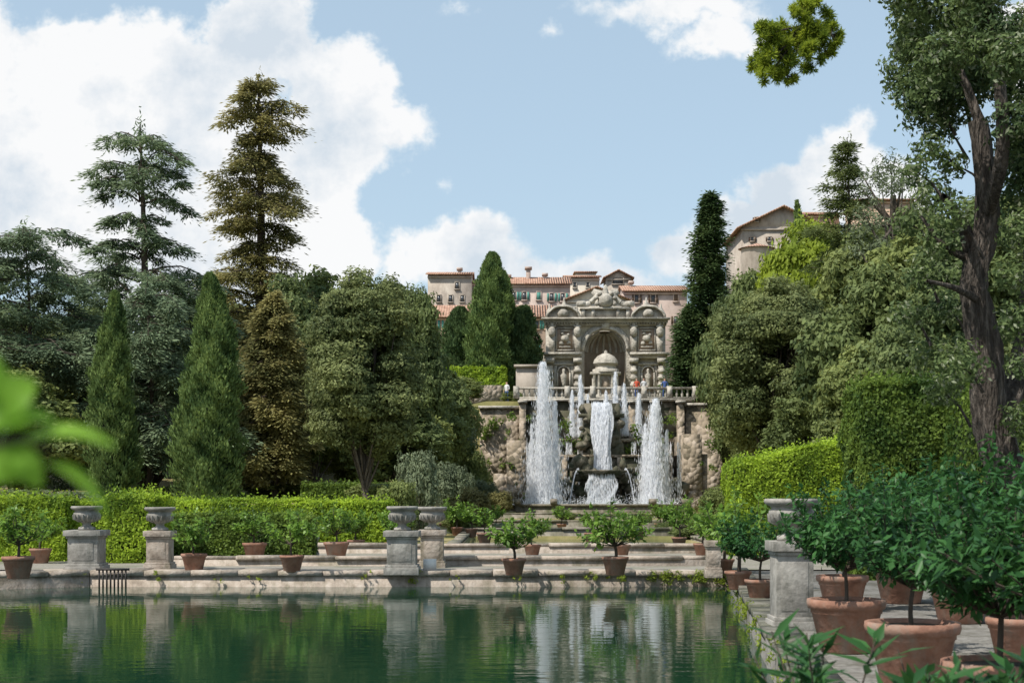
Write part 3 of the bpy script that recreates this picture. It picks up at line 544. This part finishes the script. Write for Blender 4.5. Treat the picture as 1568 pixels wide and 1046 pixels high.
        Dr=unit(np.array([0,0,1.])+rdir(n)*.06); Nn=rdir(n)*np.array([1,1,.1])
        return leaves(P,Dr,Nn,.34,.034)+(0,)
    P=[jet(831,556,772,50,100,28000,.15),jet(850,615,772,22,101,4500),jet(814,650,772,16,101,2000),jet(1004,612,772,44,100,23000,-.1),jet(988,650,772,22,101,4000),jet(1021,660,772,14,101,2000),
       jet(889,576,668,16,106,4200),jet(876,598,668,12,106,2200),jet(942,570,640,14,106,2600),jet(956,588,665,15,106,3400),jet(978,603,668,16,106,3600),jet(928,600,625,9,106,900),jet(900,605,668,10,106,1500)]
    W('water_jets',P,['spray'])
    def fall(p0,p1,t,b,d,n,dy=.6,flare=1.2):
        tt=rng.uniform(0,1,n); u=rng.uniform(-1,1,n); u=np.where(rng.uniform(0,1,n)<.6,np.round(u*6)/6+rng.normal(size=n)*.03,u)
        u=u+.12*np.sin(tt*9+u*5)
        pc=(p0+p1)/2; hw=(p1-p0)/2; px=pc+u*hw*(1+(flare-1)*tt)
        z=Z(t,d)+(Z(b,d)-Z(t,d))*tt
        P=np.stack([X(px,d),d-dy*np.sqrt(tt)+rng.normal(size=n)*.05,z],1)
        return leaves(P,unit(np.array([0,0,1.])+rdir(n)*.05),rdir(n)*np.array([1,1,.1]),.38,.04)+(0,)
    P=[fall(904,937,618,722,104,10000,1.5,.75),fall(912,930,618,722,103.8,5000,1.5,1),fall(900,942,728,772,100,2600,.3,1.1)]
    for a,b,n in [(866,876,500),(884,892,450),(966,974,450),(988,998,500),(852,858,320),(1020,1028,340),(806,812,280),(1036,1042,280)]: P.append(fall(a,b,678,768,104.4 if 848<a<1030 else 101.5,n,.8))
    for sgn,pc in ((-1,886),(1,957)):
        n=1000; tt=rng.uniform(0,1,n); pts=np.stack([X(pc+sgn*14*tt,101),101-.3*tt+rng.normal(size=n)*.06,Z(722,101)+.35*np.sin(tt*3)*(1-tt)-(tt**2)*2.3+rng.normal(size=n)*.04],1)
        P.append(leaves(pts,unit(np.array([sgn*.4,0,-1.])+rdir(n)*.1),rdir(n),.3,.05)+(0,))
    n=4000; P.append(leaves(np.stack([rng.choice([X(831,100),X(1005,100),X(921,100)],n)+rng.normal(size=n)*.9,99.5+rng.normal(size=n)*.7,1.2+np.abs(rng.normal(size=n))*.3],1),rdir(n),rdir(n),.12,.05)+(0,))
    W('cascades',P,['spray'])
fountain()
# ---------------------------------------------------------------- organ facade
def facade():
    d=135.; k=F/d; x0=X(927,d); zb=Z(612,d); e=empty('baroque_fountain_facade',(x0,d,zb))
    U=lambda px:(px-927)/k; Wz=lambda py:(612-py)/k
    B=lambda a,b,t,bt,y0,y1:box(U(a),U(b),y0,y1,Wz(bt),Wz(t))
    parts={'walls':[], 'trim':[], 'plaster':[], 'niches':[], 'statues':[]}
    arc=lambda cx,cz,r,a0,a1,n:[(cx+r*math.cos(a),cz+r*math.sin(a)) for a in np.linspace(a0,a1,n)]
    R=32/k; cz=Wz(536)
    poly=[(U(836),Wz(620)),(-R,Wz(620)),(-R,cz-.01)]+arc(0,cz,R,math.pi,0,17)+[(R,Wz(620)),(U(1019),Wz(620)),(U(1019),Wz(492)),(U(836),Wz(492))]
    parts['walls'].append(prism(poly,0,1.0))
    parts['walls'].append(B(825,838,540,620,.5,6)); parts['walls'].append(B(1017,1026,545,620,.5,6))
    r2=R*.98
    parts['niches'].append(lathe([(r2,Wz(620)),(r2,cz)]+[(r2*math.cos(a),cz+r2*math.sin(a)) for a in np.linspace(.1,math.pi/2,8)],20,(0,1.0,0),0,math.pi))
    for a in np.linspace(.15,math.pi-.15,9):
        parts['trim'].append(tube([(r2*.97*math.cos(b)*math.cos(a),1.0+r2*.97*math.cos(b)*math.sin(a)*.98,cz+r2*.97*math.sin(b)) for b in np.linspace(0,1.3,7)],[.14]*7,5))
    for r0,r1,y in ((R,R+.3,-.22),(R+.3,R+.48,-.12)):
        P=arc(0,cz,r1,math.pi,0,25)+arc(0,cz,r0+.002,0,math.pi,25); parts['trim'].append(prism(P,y,-.003))
    parts['trim'].append(prism([(-.3,cz+R-.1),(.3,cz+R-.1),(.42,cz+R+.9),(-.42,cz+R+.9)],-.45,-.23))
    for a,b,t,bt,y in [(831,890,540,544,-.75),(833,888,544,549,-.5),(964,1023,540,544,-.75),(966,1021,544,549,-.5),
                       (829,1025,487,490,-.8),(832,1022,490,494,-.55),(834,1020,494,499,-.3),(832,1022,603,613,-.6),(834,888,556,559,-.25),(966,1020,556,559,-.25)]:
        parts['trim'].append(B(a,b,t,bt,y,-.004))
    for px in np.arange(834,1021,4.2):
        parts['trim'].append(B(px,px+2,494.1,496.5,-.5,-.303))
    for px in (842,884,970,1012):
        parts['trim'].append(B(px-6,px+6,598,603,-.7,-.005))
        c=(U(px),-.38,Wz(598)); h=Wz(556)-Wz(598)-.25
        pr=[]; nb=7
        for q in range(nb):
            z0=h*q/nb; z1=h*(q+1)/nb; r=.36 if q%2 else .27; pr+=[(r,z0+.01),(r,z1-.01)]
        parts['trim'].append(lathe(pr,14,c)); parts['trim'].append(B(px-6.5,px+6.5,549,556,-.75,-.006))
    for px in (850,876,978,1004):
        parts['trim'].append(B(px-2.5,px+2.5,559,598,-.16,-.006))
    for px in (845,884,970,1010):
        parts['trim'].append(prism([(U(px)-.22,Wz(540)),(U(px)+.22,Wz(540)),(U(px)+.36,Wz(515)),(U(px)-.36,Wz(515))],-.4,-.007))
        parts['statues'].append(lathe([(0,0),(.28,.05),(.34,.35),(.38,.7),(.2,.95),(.12,1.0),(.18,1.12),(.17,1.3),(0,1.42)],10,(U(px),-.33,Wz(516))))
        parts['trim'].append(B(px-5.5,px+5.5,499,501.5,-.5,-.008))
    for c in (865,990):
        a,b=c-12,c+12
        parts['plaster'].append(B(a,b,504,534,-.06,-.004))
        for q in ((a-1.5,a,503,535),(b,b+1.5,503,535),(a-1.5,b+1.5,501.5,503),(a-1.5,b+1.5,535,537)): parts['trim'].append(B(*q,-.2,-.009))
        for rr,zz,xx in ((.42,519,0),(.2,511,-.25),(.2,513,.3),(.25,526,-.35),(.22,525,.35)):
            parts['statues'].append(lathe([(0,-.5*rr),(rr*.8,-.5*rr),(rr,0),(rr*.8,.7*rr),(0,rr)],10,(U(c)+xx,-.12,Wz(zz))))
        parts['trim'].append(B(a+3,b-3,530,532,-.25,-.07)); parts['trim'].append(B(a+5,b-5,505.5,507.5,-.25,-.07))
    for c in (863,992):
        r=8/k; zc=Wz(570)
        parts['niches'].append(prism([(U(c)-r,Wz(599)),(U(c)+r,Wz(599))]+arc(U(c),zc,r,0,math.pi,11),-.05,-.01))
        r0,r1=r+.02,r+.16
        parts['trim'].append(prism(arc(U(c),zc,r1,math.pi,0,13)+arc(U(c),zc,r0,0,math.pi,13),-.25,-.01))
        parts['trim'].append(box(U(c)-r1,U(c)-r0,-.25,-.01,Wz(599),zc)); parts['trim'].append(box(U(c)+r0,U(c)+r1,-.25,-.01,Wz(599),zc))
        parts['statues'].append(lathe([(0,0),(.26,0),(.2,.5),(.25,.95),(.32,1.35),(.1,1.55),(.15,1.75),(.1,1.95),(0,1.98)],10,(U(c),-.25,Wz(596))))
    for c,w in ((862,27),(992,27)):
        r=w/k; P=[(U(c)+r*math.cos(a),Wz(487)+.003+r*.72*math.sin(a)) for a in np.linspace(0,math.pi,15)]
        P2=[(U(c)+(r-.22)*math.cos(a),Wz(487)+.003+(r-.22)*.68*math.sin(a)) for a in np.linspace(math.pi,0,15)]
        parts['trim'].append(prism(P[::-1]+P2[::-1],-.7,.6)); parts['walls'].append(prism(P2,-.3,.5))
        parts['statues'].append(lathe([(0,0),(.5,.05),(.6,.35),(.4,.7),(0,.85)],10,(U(c),-.3,Wz(486))))
    parts['walls'].append(B(890,964,474,487,-.2,.9)); parts['trim'].append(B(888,966,471,474,-.5,1.0))
    for px in (893,908,946,961): parts['trim'].append(B(px-2.5,px+2.5,474.2,486.8,-.4,-.203))
    for s in (-1,1):
        P=[(s*(2.2-1.5*t),-.1,Wz(471)+.2+1.1*t**2) for t in np.linspace(0,1,14)]
        parts['trim'].append(tube(P,np.linspace(.3,.2,14),8)); parts['trim'].append(lathe([(0,-.3),(.42,-.25),(.5,0),(.42,.25),(0,.3)],12,(s*2.3,-.1,Wz(471)+.35)))
        for xx in (3.9,5.3): parts['statues'].append(lathe([(0,0),(.35,0),(.3,.1),(.12,.2),(.28,.5),(.3,.8),(.12,1.1),(.1,1.2),(.05,1.5),(0,1.55)],10,(s*xx,.2,Wz(471)-(.5 if xx<5 else 1.1))))
    parts['statues'].append(lathe([(0,0),(.6,.1),(.75,.5),(.7,1.0),(.4,1.3),(0,1.35)],14,(0,-.1,Wz(471))))
    for s in (-1,1):
        for zz,xx,rr in ((.3,.85,.22),(.9,.85,.2),(1.3,.55,.2)): parts['statues'].append(lathe([(0,-rr),(rr*.8,-rr*.6),(rr,0),(rr*.8,rr*.6),(0,rr)],8,(s*xx,-.4,Wz(471)+zz)))
    zc=Wz(450); parts['statues'].append(lathe([(0,-.5),(.3,-.3),(.36,.1),(.2,.5),(.17,.75),(0,.9)],10,(0,0,zc)))
    for s in (-1,1): parts['statues'].append(prism([(s*.2,zc-.3),(s*.9,zc-.4),(s*1.35,zc+.1),(s*1.1,zc+.5),(s*.5,zc+.35),(s*.2,zc+.3)][::s],-.1,.1))
    parts['walls'].append(B(906,946,575,613,-1.2,-.3)); parts['trim'].append(B(903,949,571,575,-1.5,-.2)); parts['trim'].append(B(902,950,605,614,-1.6,-.2))
    for px in (909,943,916,936): parts['trim'].append(lathe([(.17,0),(.14,.1),(.13,1.7),(.18,1.85)],10,(U(px),-1.38,Wz(605))))
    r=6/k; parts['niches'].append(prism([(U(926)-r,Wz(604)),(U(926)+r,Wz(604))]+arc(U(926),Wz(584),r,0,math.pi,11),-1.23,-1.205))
    parts['walls'].append(lathe([(1.25,0),(1.25,.3),(1.0,.32),(1.0,.7),(1.15,.72),(1.15,.85)],16,(0,-.5,Wz(571)+.002)))
    parts['trim'].append(lathe([(1.2,0),(1.1,.35),(.8,.7),(.35,.95),(.15,1.0),(.15,1.2),(0,1.3)],16,(0,-.5,Wz(571)+.85)))
    mats={'walls':'facade','trim':'facade','plaster':'facade_rose','niches':'niche','statues':'facade'}
    for n,P in parts.items(): build(n,[p+(0,) for p in P],[mats[n]],parent=e)
facade()
build('terrace_wall',[box(X(790,124),X(832,124),124,125,9,Z(562,124))+(0,),box(X(787,124),X(834,124),123.8,125.2,Z(562,124)+.003,Z(558,124))+(0,),box(X(660,122),X(770,122),121.5,122,9,Z(590,122))+(1,)],['wall_grey','rubble'])
# ---------------------------------------------------------------- town
def house(name,p0,p1,eave,base,d,dep,rh,wall,wins=(),gable=False,shut='shutter',ww=5.5,wh=10,over=.5,extra=None):
    x0,x1=X(p0,d),X(p1,d); ze=Z(eave,d); zb=min(Z(base,d),float(G((x0+x1)/2,d)))-1; k=d/F
    e=empty(name,((x0+x1)/2,d,zb)); o=lambda P:[((np.array(V)-np.array([(x0+x1)/2,d,zb])),f,m) for V,f,m in P]
    W=[box(x0,x1,d,d+dep,zb,ze)+(0,)]; t=.18
    h=rh*k
    if gable:
        xc=(x0+x1)/2; W.append(prism([(x0,ze),(x1,ze),(xc,ze+h-.02)],d+.01,d+dep-.01)+(0,)); oo=over
        sl=h/((x1-x0)/2); RP=[]
        for s,xe in ((-1,x0-oo),(1,x1+oo)):
            V=[(xe,d-oo,ze-oo*sl),(xc,d-oo,ze+h),(xc,d+dep+oo,ze+h),(xe,d+dep+oo,ze-oo*sl)]; V=V+[(a,b,c+t) for a,b,c in V]
            RP.append((V,[np.array([(0,1,2,3),(4,7,6,5),(0,4,5,1),(2,6,7,3),(0,3,7,4)])],0))
    else:
        oo=over; sl=h/(dep/2); yc=d+dep/2
        W.append((([(x0,d,ze),(x0,yc,ze+h),(x0,d+dep,ze),(x1,d,ze),(x1,yc,ze+h),(x1,d+dep,ze)]),[np.array([(0,1,2),(3,5,4)])],0))
        RP=[]
        for ye in (d-oo,d+dep+oo):
            V=[(x0-oo*.6,ye,ze-oo*sl),(x1+oo*.6,ye,ze-oo*sl),(x1+oo*.6,yc,ze+h),(x0-oo*.6,yc,ze+h)]; V=V+[(a,b,c+t) for a,b,c in V]
            RP.append((V,[np.array([(0,3,2,1),(4,5,6,7),(0,1,5,4),(1,2,6,5),(3,0,4,7)])],0))
    build('walls',o(W),[wall],parent=e); build('roof',o(RP),['roof'],parent=e)
    build('cornice',o([box(x0-.05,x1+.05,d-.18,d-.004,ze-.5,ze-.3)+(0,)]),[wall],parent=e)
    wp=[];fp=[];sp=[]
    for n_,(px,py) in enumerate(wins):
        a,b=X(px-ww/2,d),X(px+ww/2,d); z1=Z(py-wh/2,d); z0=Z(py+wh/2,d)
        wp.append(box(a,b,d-.05,d-.006,z0,z1)+(0,)); 
        for q in (box(a-.12,a,d-.1,d-.007,z0,z1),box(b,b+.12,d-.1,d-.007,z0,z1),box(a-.18,b+.18,d-.2,d-.007,z0-.15,z0),box(a-.12,b+.12,d-.1,d-.007,z1,z1+.12)): fp.append(q+(0,))
        if shut:
            w=(b-a)*.5
            if n_%3!=2: sp.append(box(a-.13-w,a-.13,d-.13,d-.02,z0,z1)+(0,)); sp.append(box(b+.13,b+.13+w,d-.13,d-.02,z0,z1)+(0,))
            else: sp.append(box(a+.01,b-.01,d-.08,d-.052,z0,z1)+(0,))
    if wp:
        build('windows',o(wp),['glass'],parent=e); build('window_frames',o(fp),[wall],parent=e)
        if sp: build('shutters',o(sp),[shut],parent=e)
    if extra:
        build('chimneys',o([box(X(a,d),X(b,d),d+dep*.35,d+dep*.35+1,ze,Z(tp,d))+(0,) for a,b,tp in extra]+[box(X(a,d)-.2,X(b,d)+.2,d+dep*.35-.2,d+dep*.35+1.2,Z(tp,d)+.002,Z(tp,d)+.35)+(0,) for a,b,tp in extra]),['wall_pink'],parent=e)
    return e
house('town_house',655,722,420,500,212,9,9,'wall_grey',[(672,457),(690,457),(708,457),(700,437)],shut=None,extra=[(700,705,408)])
house('town_house',650,846,484,600,188,9,22,'wall_orange',[(666,497),(684,497),(702,497),(720,497),(790,497),(806,497),(822,497),(838,497),(668,530),(690,530),(820,530)],ww=6,wh=13)
house('town_house',768,873,434,520,208,10,16,'wall_pink',[(787,453),(803,453),(825,453),(845,455),(862,455)],wh=12,ww=6,extra=[(806,813,406),(833,838,416),(778,781,418)])
house('town_house',700,772,432,520,214,9,9,'wall_pink',[(712,446),(727,446)],wh=10)
house('town_house',866,918,424,520,222,8,7,'wall_cream',[(880,436),(900,436)],shut=None,ww=4,wh=8)
house('town_house',882,912,417,440,230,8,3,'wall_cream',[(899,424)],shut=None,ww=4,wh=5)
house('bell_tower',928,966,424,520,216,6,10,'wall_grey',[(946,430)],gable=True,shut=None,ww=16,wh=9)
house('town_house',955,1052,445,600,200,10,14,'wall_pink',[(975,457),(1000,457),(1035,455),(1035,490),(1041,522)],shut='shutterbrown',wh=12,ww=6,extra=[(968,972,428)])
house('town_house',868,960,458,560,196,8,18,'wall_cream',[(880,476)],gable=True,shut=None)
house('hillside_church',1136,1262,347,420,190,14,30,'wall_grey',[(1152,366),(1178,366),(1200,366),(1158,336)],gable=True,shut='shutterbrown',ww=4,wh=6,over=.8)
house('town_house',1205,1285,328,400,206,10,12,'wall_orange',[(1240,338),(1262,338)],shut=None,ww=5,wh=5)
house('town_house',1320,1400,306,400,200,10,10,'wall_orange',[],shut=None)
e=empty('church_apse',(X(1163,184),186,28)); r=24/F*186
build('walls',[lathe([(r,-16),(r,Z(381,186)-28)],20)+(0,)],['wall_grey'],parent=e); build('roof',[lathe([(r+.4,Z(381,186)-28),(0,Z(372,186)-28)],20)+(0,)],['roof'],parent=e)
# ---------------------------------------------------------------- people
def person(px,d,zg,shirt,rot=0,scale=1):
    me=bpy.data.meshes.new('person'); 
    v=[(0,0,.95,.14),(0,0,1.15,.125),(0,0,1.38,.15),(0,0,1.5,.06),(0,-.01,1.62,.1),(0,0,1.7,.085),
       (.1,0,.9,.09),(.11,-.02,.5,.065),(.12,.02,.08,.045),(.12,-.13,.04,.035),(-.1,0,.9,.09),(-.12,.03,.5,.065),(-.12,.06,.08,.045),(-.12,-.09,.04,.035),
       (.19,0,1.4,.055),(.25,0,1.15,.042),(.2,-.18,1.02,.03),(.19,-.25,1.0,.028),(-.19,0,1.4,.055),(-.26,.02,1.12,.042),(-.26,-.05,.88,.03),(-.26,-.07,.8,.028)]
    ed=[(0,1),(1,2),(2,3),(3,4),(4,5),(0,6),(6,7),(7,8),(8,9),(0,10),(10,11),(11,12),(12,13),(2,14),(14,15),(15,16),(16,17),(2,18),(18,19),(19,20),(20,21)]
    me.from_pydata([a[:3] for a in v],ed,[]); ob=bpy.data.objects.new('person',me); scene.collection.objects.link(ob)
    sk=ob.modifiers.new('s','SKIN')
    for i,a in enumerate(v): me.skin_vertices[0].data[i].radius=(a[3],a[3]*.85); me.skin_vertices[0].data[i].use_root=(i==0)
    ss=ob.modifiers.new('u','SUBSURF'); ss.levels=1; ss.render_levels=1
    dg=bpy.context.evaluated_depsgraph_get(); m2=bpy.data.meshes.new_from_object(ob.evaluated_get(dg)); ob.modifiers.clear(); ob.data=m2
    m2.materials.clear()
    for m in (shirt,'cloth_b','skin','hair'): m2.materials.append(M[m])
    for p in m2.polygons:
        c=p.center; p.material_index=1 if c.z<.97 and abs(c.x)<.2 else (3 if c.z>1.66 or (c.z>1.55 and c.y>.03) else (2 if c.z>1.47 or c.z<1.1 and abs(c.x)>.18 else 0)); p.use_smooth=True
    ob.location=(X(px,d),d,zg); ob.rotation_euler=(0,0,rot); ob.scale=(scale,)*3
for px,sh_,r in [(975,'cloth_r',-.4),(986,'cloth_w',.2),(1018,'cloth_b',0)]: person(px,111.2,9.4,sh_,r)
person(776,112.6,float(G(X(776,112.6),112.6)),'cloth_w',-.6)
# ---------------------------------------------------------------- foreground plants
def fg_left():
    parts=[]; e=empty('potted_lemon_tree',(-.62,1.05,.33))
    build('pot',[lathe([(r*.6,z*.6) for r,z in potprof],24)+(0,),lathe([(0,.34),(.23,.34)],24)+(1,)],['terracotta','soil'],smooth=True,parent=e)
    L0=np.array([-.62,1.05,.33])
    stem=curve([(0,0,.3),(.02,0,1.0),(.1,.0,1.6),(.2,-.02,1.82)],10); parts.append(tube(stem,np.linspace(.014,.004,10),6)+(1,))
    def leaf1(p0,p1,w,n):
        d=p1-p0; s=unit(np.cross(d,n)); V=[];f=[]
        for i,t in enumerate(np.linspace(0,1,9)):
            ww=w*math.sin(math.pi*min(t*.92+.04,1))**.8/2; c=p0+d*t-n*.012*(t*2-1)**2
            V+=[c-s*ww+n*ww*.3,c,c+s*ww+n*ww*.3]
        for i in range(8): f+=[(i*3,i*3+1,i*3+4,i*3+3),(i*3+1,i*3+2,i*3+5,i*3+4)]
        return V,[np.array(f)],0
    dd=1.0; Q=lambda px,py,o=0:np.array([X(px,dd+o),dd+o,Z(py,dd+o)])-L0
    for a,b,w,n in [((10,668),(172,660),.022,(0,-.5,1)),((-15,640),(48,575),.03,(.2,-1,.3)),((-30,620),(35,640),.03,(0,-.9,.4)),((20,672),(60,745),.02,(.3,-1,0)),((70,690),(168,770),.012,(.3,-.6,.8)),((-40,700),(30,720),.03,(0,-1,.3)),((-60,560),(10,580),.03,(0,-1,.5)),((-10,655),(80,625),.02,(0,-.6,.8))]:
        parts.append(leaf1(Q(*a),Q(*b),w,unit(np.array(n,float))))
    parts.append(tube([stem[-1],Q(-40,690),Q(30,672),Q(75,690)],[.004,.003,.002,.0015],5)+(1,))
    k=160; P=stem[rng.integers(4,8,k)]+rdir(k)*rng.uniform(.05,.22,k)[:,None]+np.array([-.12,0,-.1]); parts.append(leaves(P,rdir(k),rdir(k),.07,.03,True)+(0,))
    build('crown',parts,['l_fresh','barkd'],parent=e)
fg_left()
def fg_right():
    for (x,y,h,R,n) in [(1.42,6.4,1.2,.42,230),(1.95,6.4,1.12,.4,190),(2.55,6.8,.95,.4,160)]:
        e=empty('potted_oleander',(x,y,.33)); s=.62
        build('pot',[lathe([(r*s,z*s) for r,z in potprof],24)+(0,),lathe([(0,.35),(.24,.35)],24)+(1,)],['terracotta','soil'],smooth=True,parent=e)
        parts=[];P=[];T=[]
        for a in range(16):
            th=rng.uniform(0,6.28); q=rng.uniform(.3,1); tip=np.array([math.cos(th)*R*q,math.sin(th)*R*q,h*rng.uniform(.75,1.0)-.05])
            c=curve([(0,0,.3),tip*np.array([.4,.4,.6]),tip],7); parts.append(tube(c,np.linspace(.01,.003,7),5)+(1,))
            k=n//16; t=rng.uniform(.5,1,k); qq=np.array([np.interp(t,np.linspace(0,1,7),c[:,b]) for b in range(3)]).T
            dd=unit(rdir(k)*np.array([1,1,.4])+np.array([0,0,.55])); P.append(qq+dd*.08); T.append(dd)
        P=np.concatenate(P);T=np.concatenate(T); parts.append(leaves(P,T,unit(rdir(len(P))*.5+np.array([0,-.3,1])),.19,.042,True)+(0,))
        build('crown',parts,['l_lemonn','barkd'],parent=e)
fg_right()
# ---------------------------------------------------------------- world, sun, camera
SE,SA=math.radians(54),math.radians(-125)
sd=Vector((math.sin(SA)*math.cos(SE),math.cos(SA)*math.cos(SE),math.sin(SE)))
w=bpy.data.worlds.new("World"); scene.world=w; w.use_nodes=True; t=w.node_tree; t.nodes.clear(); N=t.nodes.new; Lk=t.links.new
try: w.cycles.sampling_method='NONE'
except Exception as ex_: print(ex_)
out=N('ShaderNodeOutputWorld'); sky=N('ShaderNodeTexSky'); sky.sky_type='NISHITA'; sky.sun_disc=False; sky.sun_elevation=SE; sky.sun_rotation=SA; sky.air_density=1.0; sky.dust_density=1.5; sky.ozone_density=1.0
bg=N('ShaderNodeBackground'); bg.inputs[1].default_value=.15; Lk(sky.outputs[0],bg.inputs[0])
tc=N('ShaderNodeTexCoord'); sep=N('ShaderNodeSeparateXYZ'); Lk(tc.outputs['Generated'],sep.inputs[0])
def mth(op,a,b=None,c=None):
    n=N('ShaderNodeMath'); n.operation=op
    for i,v in enumerate((a,b,c)):
        if v is None: continue
        if isinstance(v,(int,float)): n.inputs[i].default_value=v
        else: Lk(v,n.inputs[i])
    return n.outputs[0]
yy=mth('MAXIMUM',mth('ABSOLUTE',sep.outputs[1]),.05)
u=mth('DIVIDE',sep.outputs[0],yy); v=mth('DIVIDE',sep.outputs[2],yy)
cb=N('ShaderNodeCombineXYZ'); Lk(u,cb.inputs[0]); Lk(v,cb.inputs[1])
def noise(scale,det,rough=.55,off=(0,0,0)):
    mp=N('ShaderNodeMapping'); mp.inputs['Location'].default_value=off; Lk(cb.outputs[0],mp.inputs[0])
    n=N('ShaderNodeTexNoise'); n.inputs['Scale'].default_value=scale; n.inputs['Detail'].default_value=det; n.inputs['Roughness'].default_value=rough; Lk(mp.outputs[0],n.inputs[0]); return n
nd=noise(13,5,.62); s1=N('ShaderNodeVectorMath'); s1.operation='SUBTRACT'; Lk(nd.outputs['Color'],s1.inputs[0]); s1.inputs[1].default_value=(.5,.5,.5)
s2=N('ShaderNodeVectorMath'); s2.operation='SCALE'; Lk(s1.outputs[0],s2.inputs[0]); s2.inputs['Scale'].default_value=.065
s3=N('ShaderNodeVectorMath'); s3.operation='ADD'; Lk(cb.outputs[0],s3.inputs[0]); Lk(s2.outputs[0],s3.inputs[1])
s4=N('ShaderNodeVectorMath'); s4.operation='MULTIPLY'; Lk(s3.outputs[0],s4.inputs[0]); s4.inputs[1].default_value=(1,1,0)
blobs=[(130,140,340,125),(390,60,100,95),(525,135,95,90),(590,185,74,50),(470,225,150,75),(80,300,380,130),(450,300,120,80),(520,380,80,70),(300,330,240,160),(690,392,120,58),(740,365,70,38),(880,425,150,42),(1050,8,150,36),(1110,48,85,34),(1055,380,66,50),(1130,335,70,44),(1250,240,56,44),(1300,212,46,38),(1310,290,120,85),(1200,300,75,55),(700,20,60,22),(840,50,24,22),(690,265,26,24),(-300,200,400,300),(1700,60,200,120)]
f=None
for px,py,rx,ry in blobs:
    a=N('ShaderNodeVectorMath'); a.operation='SUBTRACT'; Lk(s4.outputs[0],a.inputs[0]); a.inputs[1].default_value=((px-784)/F,(HZ-py)/F,0)
    b=N('ShaderNodeVectorMath'); b.operation='MULTIPLY'; Lk(a.outputs[0],b.inputs[0]); b.inputs[1].default_value=(F/rx,F/ry,0)
    l=N('ShaderNodeVectorMath'); l.operation='LENGTH'; Lk(b.outputs[0],l.inputs[0])
    if ry<26: q=mth('MULTIPLY_ADD',l.outputs['Value'],-.32,.16)   # thin wisps stay ragged and half transparent
    else: q=mth('MULTIPLY',mth('SUBTRACT',1.0,l.outputs['Value']),min(rx,ry)/60.)
    f=q if f is None else mth('MAXIMUM',f,q)
nf=noise(28,6,.62,(3,1,0)); f2=mth('ADD',f,mth('MULTIPLY_ADD',nf.outputs[0],1.1,-.55))
mr=N('ShaderNodeMapRange'); mr.interpolation_type='SMOOTHSTEP'; mr.inputs[1].default_value=-.08; mr.inputs[2].default_value=.3; Lk(f2,mr.inputs[0])
nc=noise(9,6,.62,(7,2,0))
shade=mth('MULTIPLY_ADD',nc.outputs[0],1.0,-.02); shade=mth('ADD',shade,mth('MULTIPLY_ADD',f,-.05,.06))
cr=N('ShaderNodeValToRGB'); cr.color_ramp.elements[0].position=.36; cr.color_ramp.elements[0].color=(.66,.74,.82,1); cr.color_ramp.elements[1].position=.53; cr.color_ramp.elements[1].color=(.97,.975,.98,1); Lk(shade,cr.inputs[0])
hz=N('ShaderNodeMix'); hz.data_type='RGBA'; Lk(mr.outputs[0],hz.inputs[0]); hz.inputs[6].default_value=(.64,.82,.93,1); Lk(cr.outputs[0],hz.inputs[7])
bg2=N('ShaderNodeBackground'); Lk(hz.outputs[2],bg2.inputs[0]); bg2.inputs[1].default_value=1.0
mxs=N('ShaderNodeMixShader'); fac=mth('MULTIPLY_ADD',mr.outputs[0],.48,.5)
Lk(fac,mxs.inputs[0]); Lk(bg.outputs[0],mxs.inputs[1]); Lk(bg2.outputs[0],mxs.inputs[2]); Lk(mxs.outputs[0],out.inputs[0])
sl=bpy.data.lights.new('sun','SUN'); sl.energy=5; sl.angle=math.radians(.5); sl.color=(1,.95,.87); so=bpy.data.objects.new('sun',sl); scene.collection.objects.link(so)
so.rotation_euler=(-sd).to_track_quat('-Z','Y').to_euler(); so.location=(0,0,60)
cam=bpy.data.cameras.new('camera'); co=bpy.data.objects.new('camera',cam); scene.collection.objects.link(co); co.location=(0,0,CZ); co.rotation_euler=(math.radians(90),0,0)
cam.lens=50; cam.sensor_width=36; cam.shift_y=(HZ-522.5)/1568; cam.clip_end=4000; cam.clip_start=.05
cam.dof.use_dof=True; cam.dof.focus_distance=60; cam.dof.aperture_fstop=4.5
scene.camera=co
scene.view_settings.view_transform='Standard'; scene.view_settings.look='None'; scene.view_settings.exposure=0
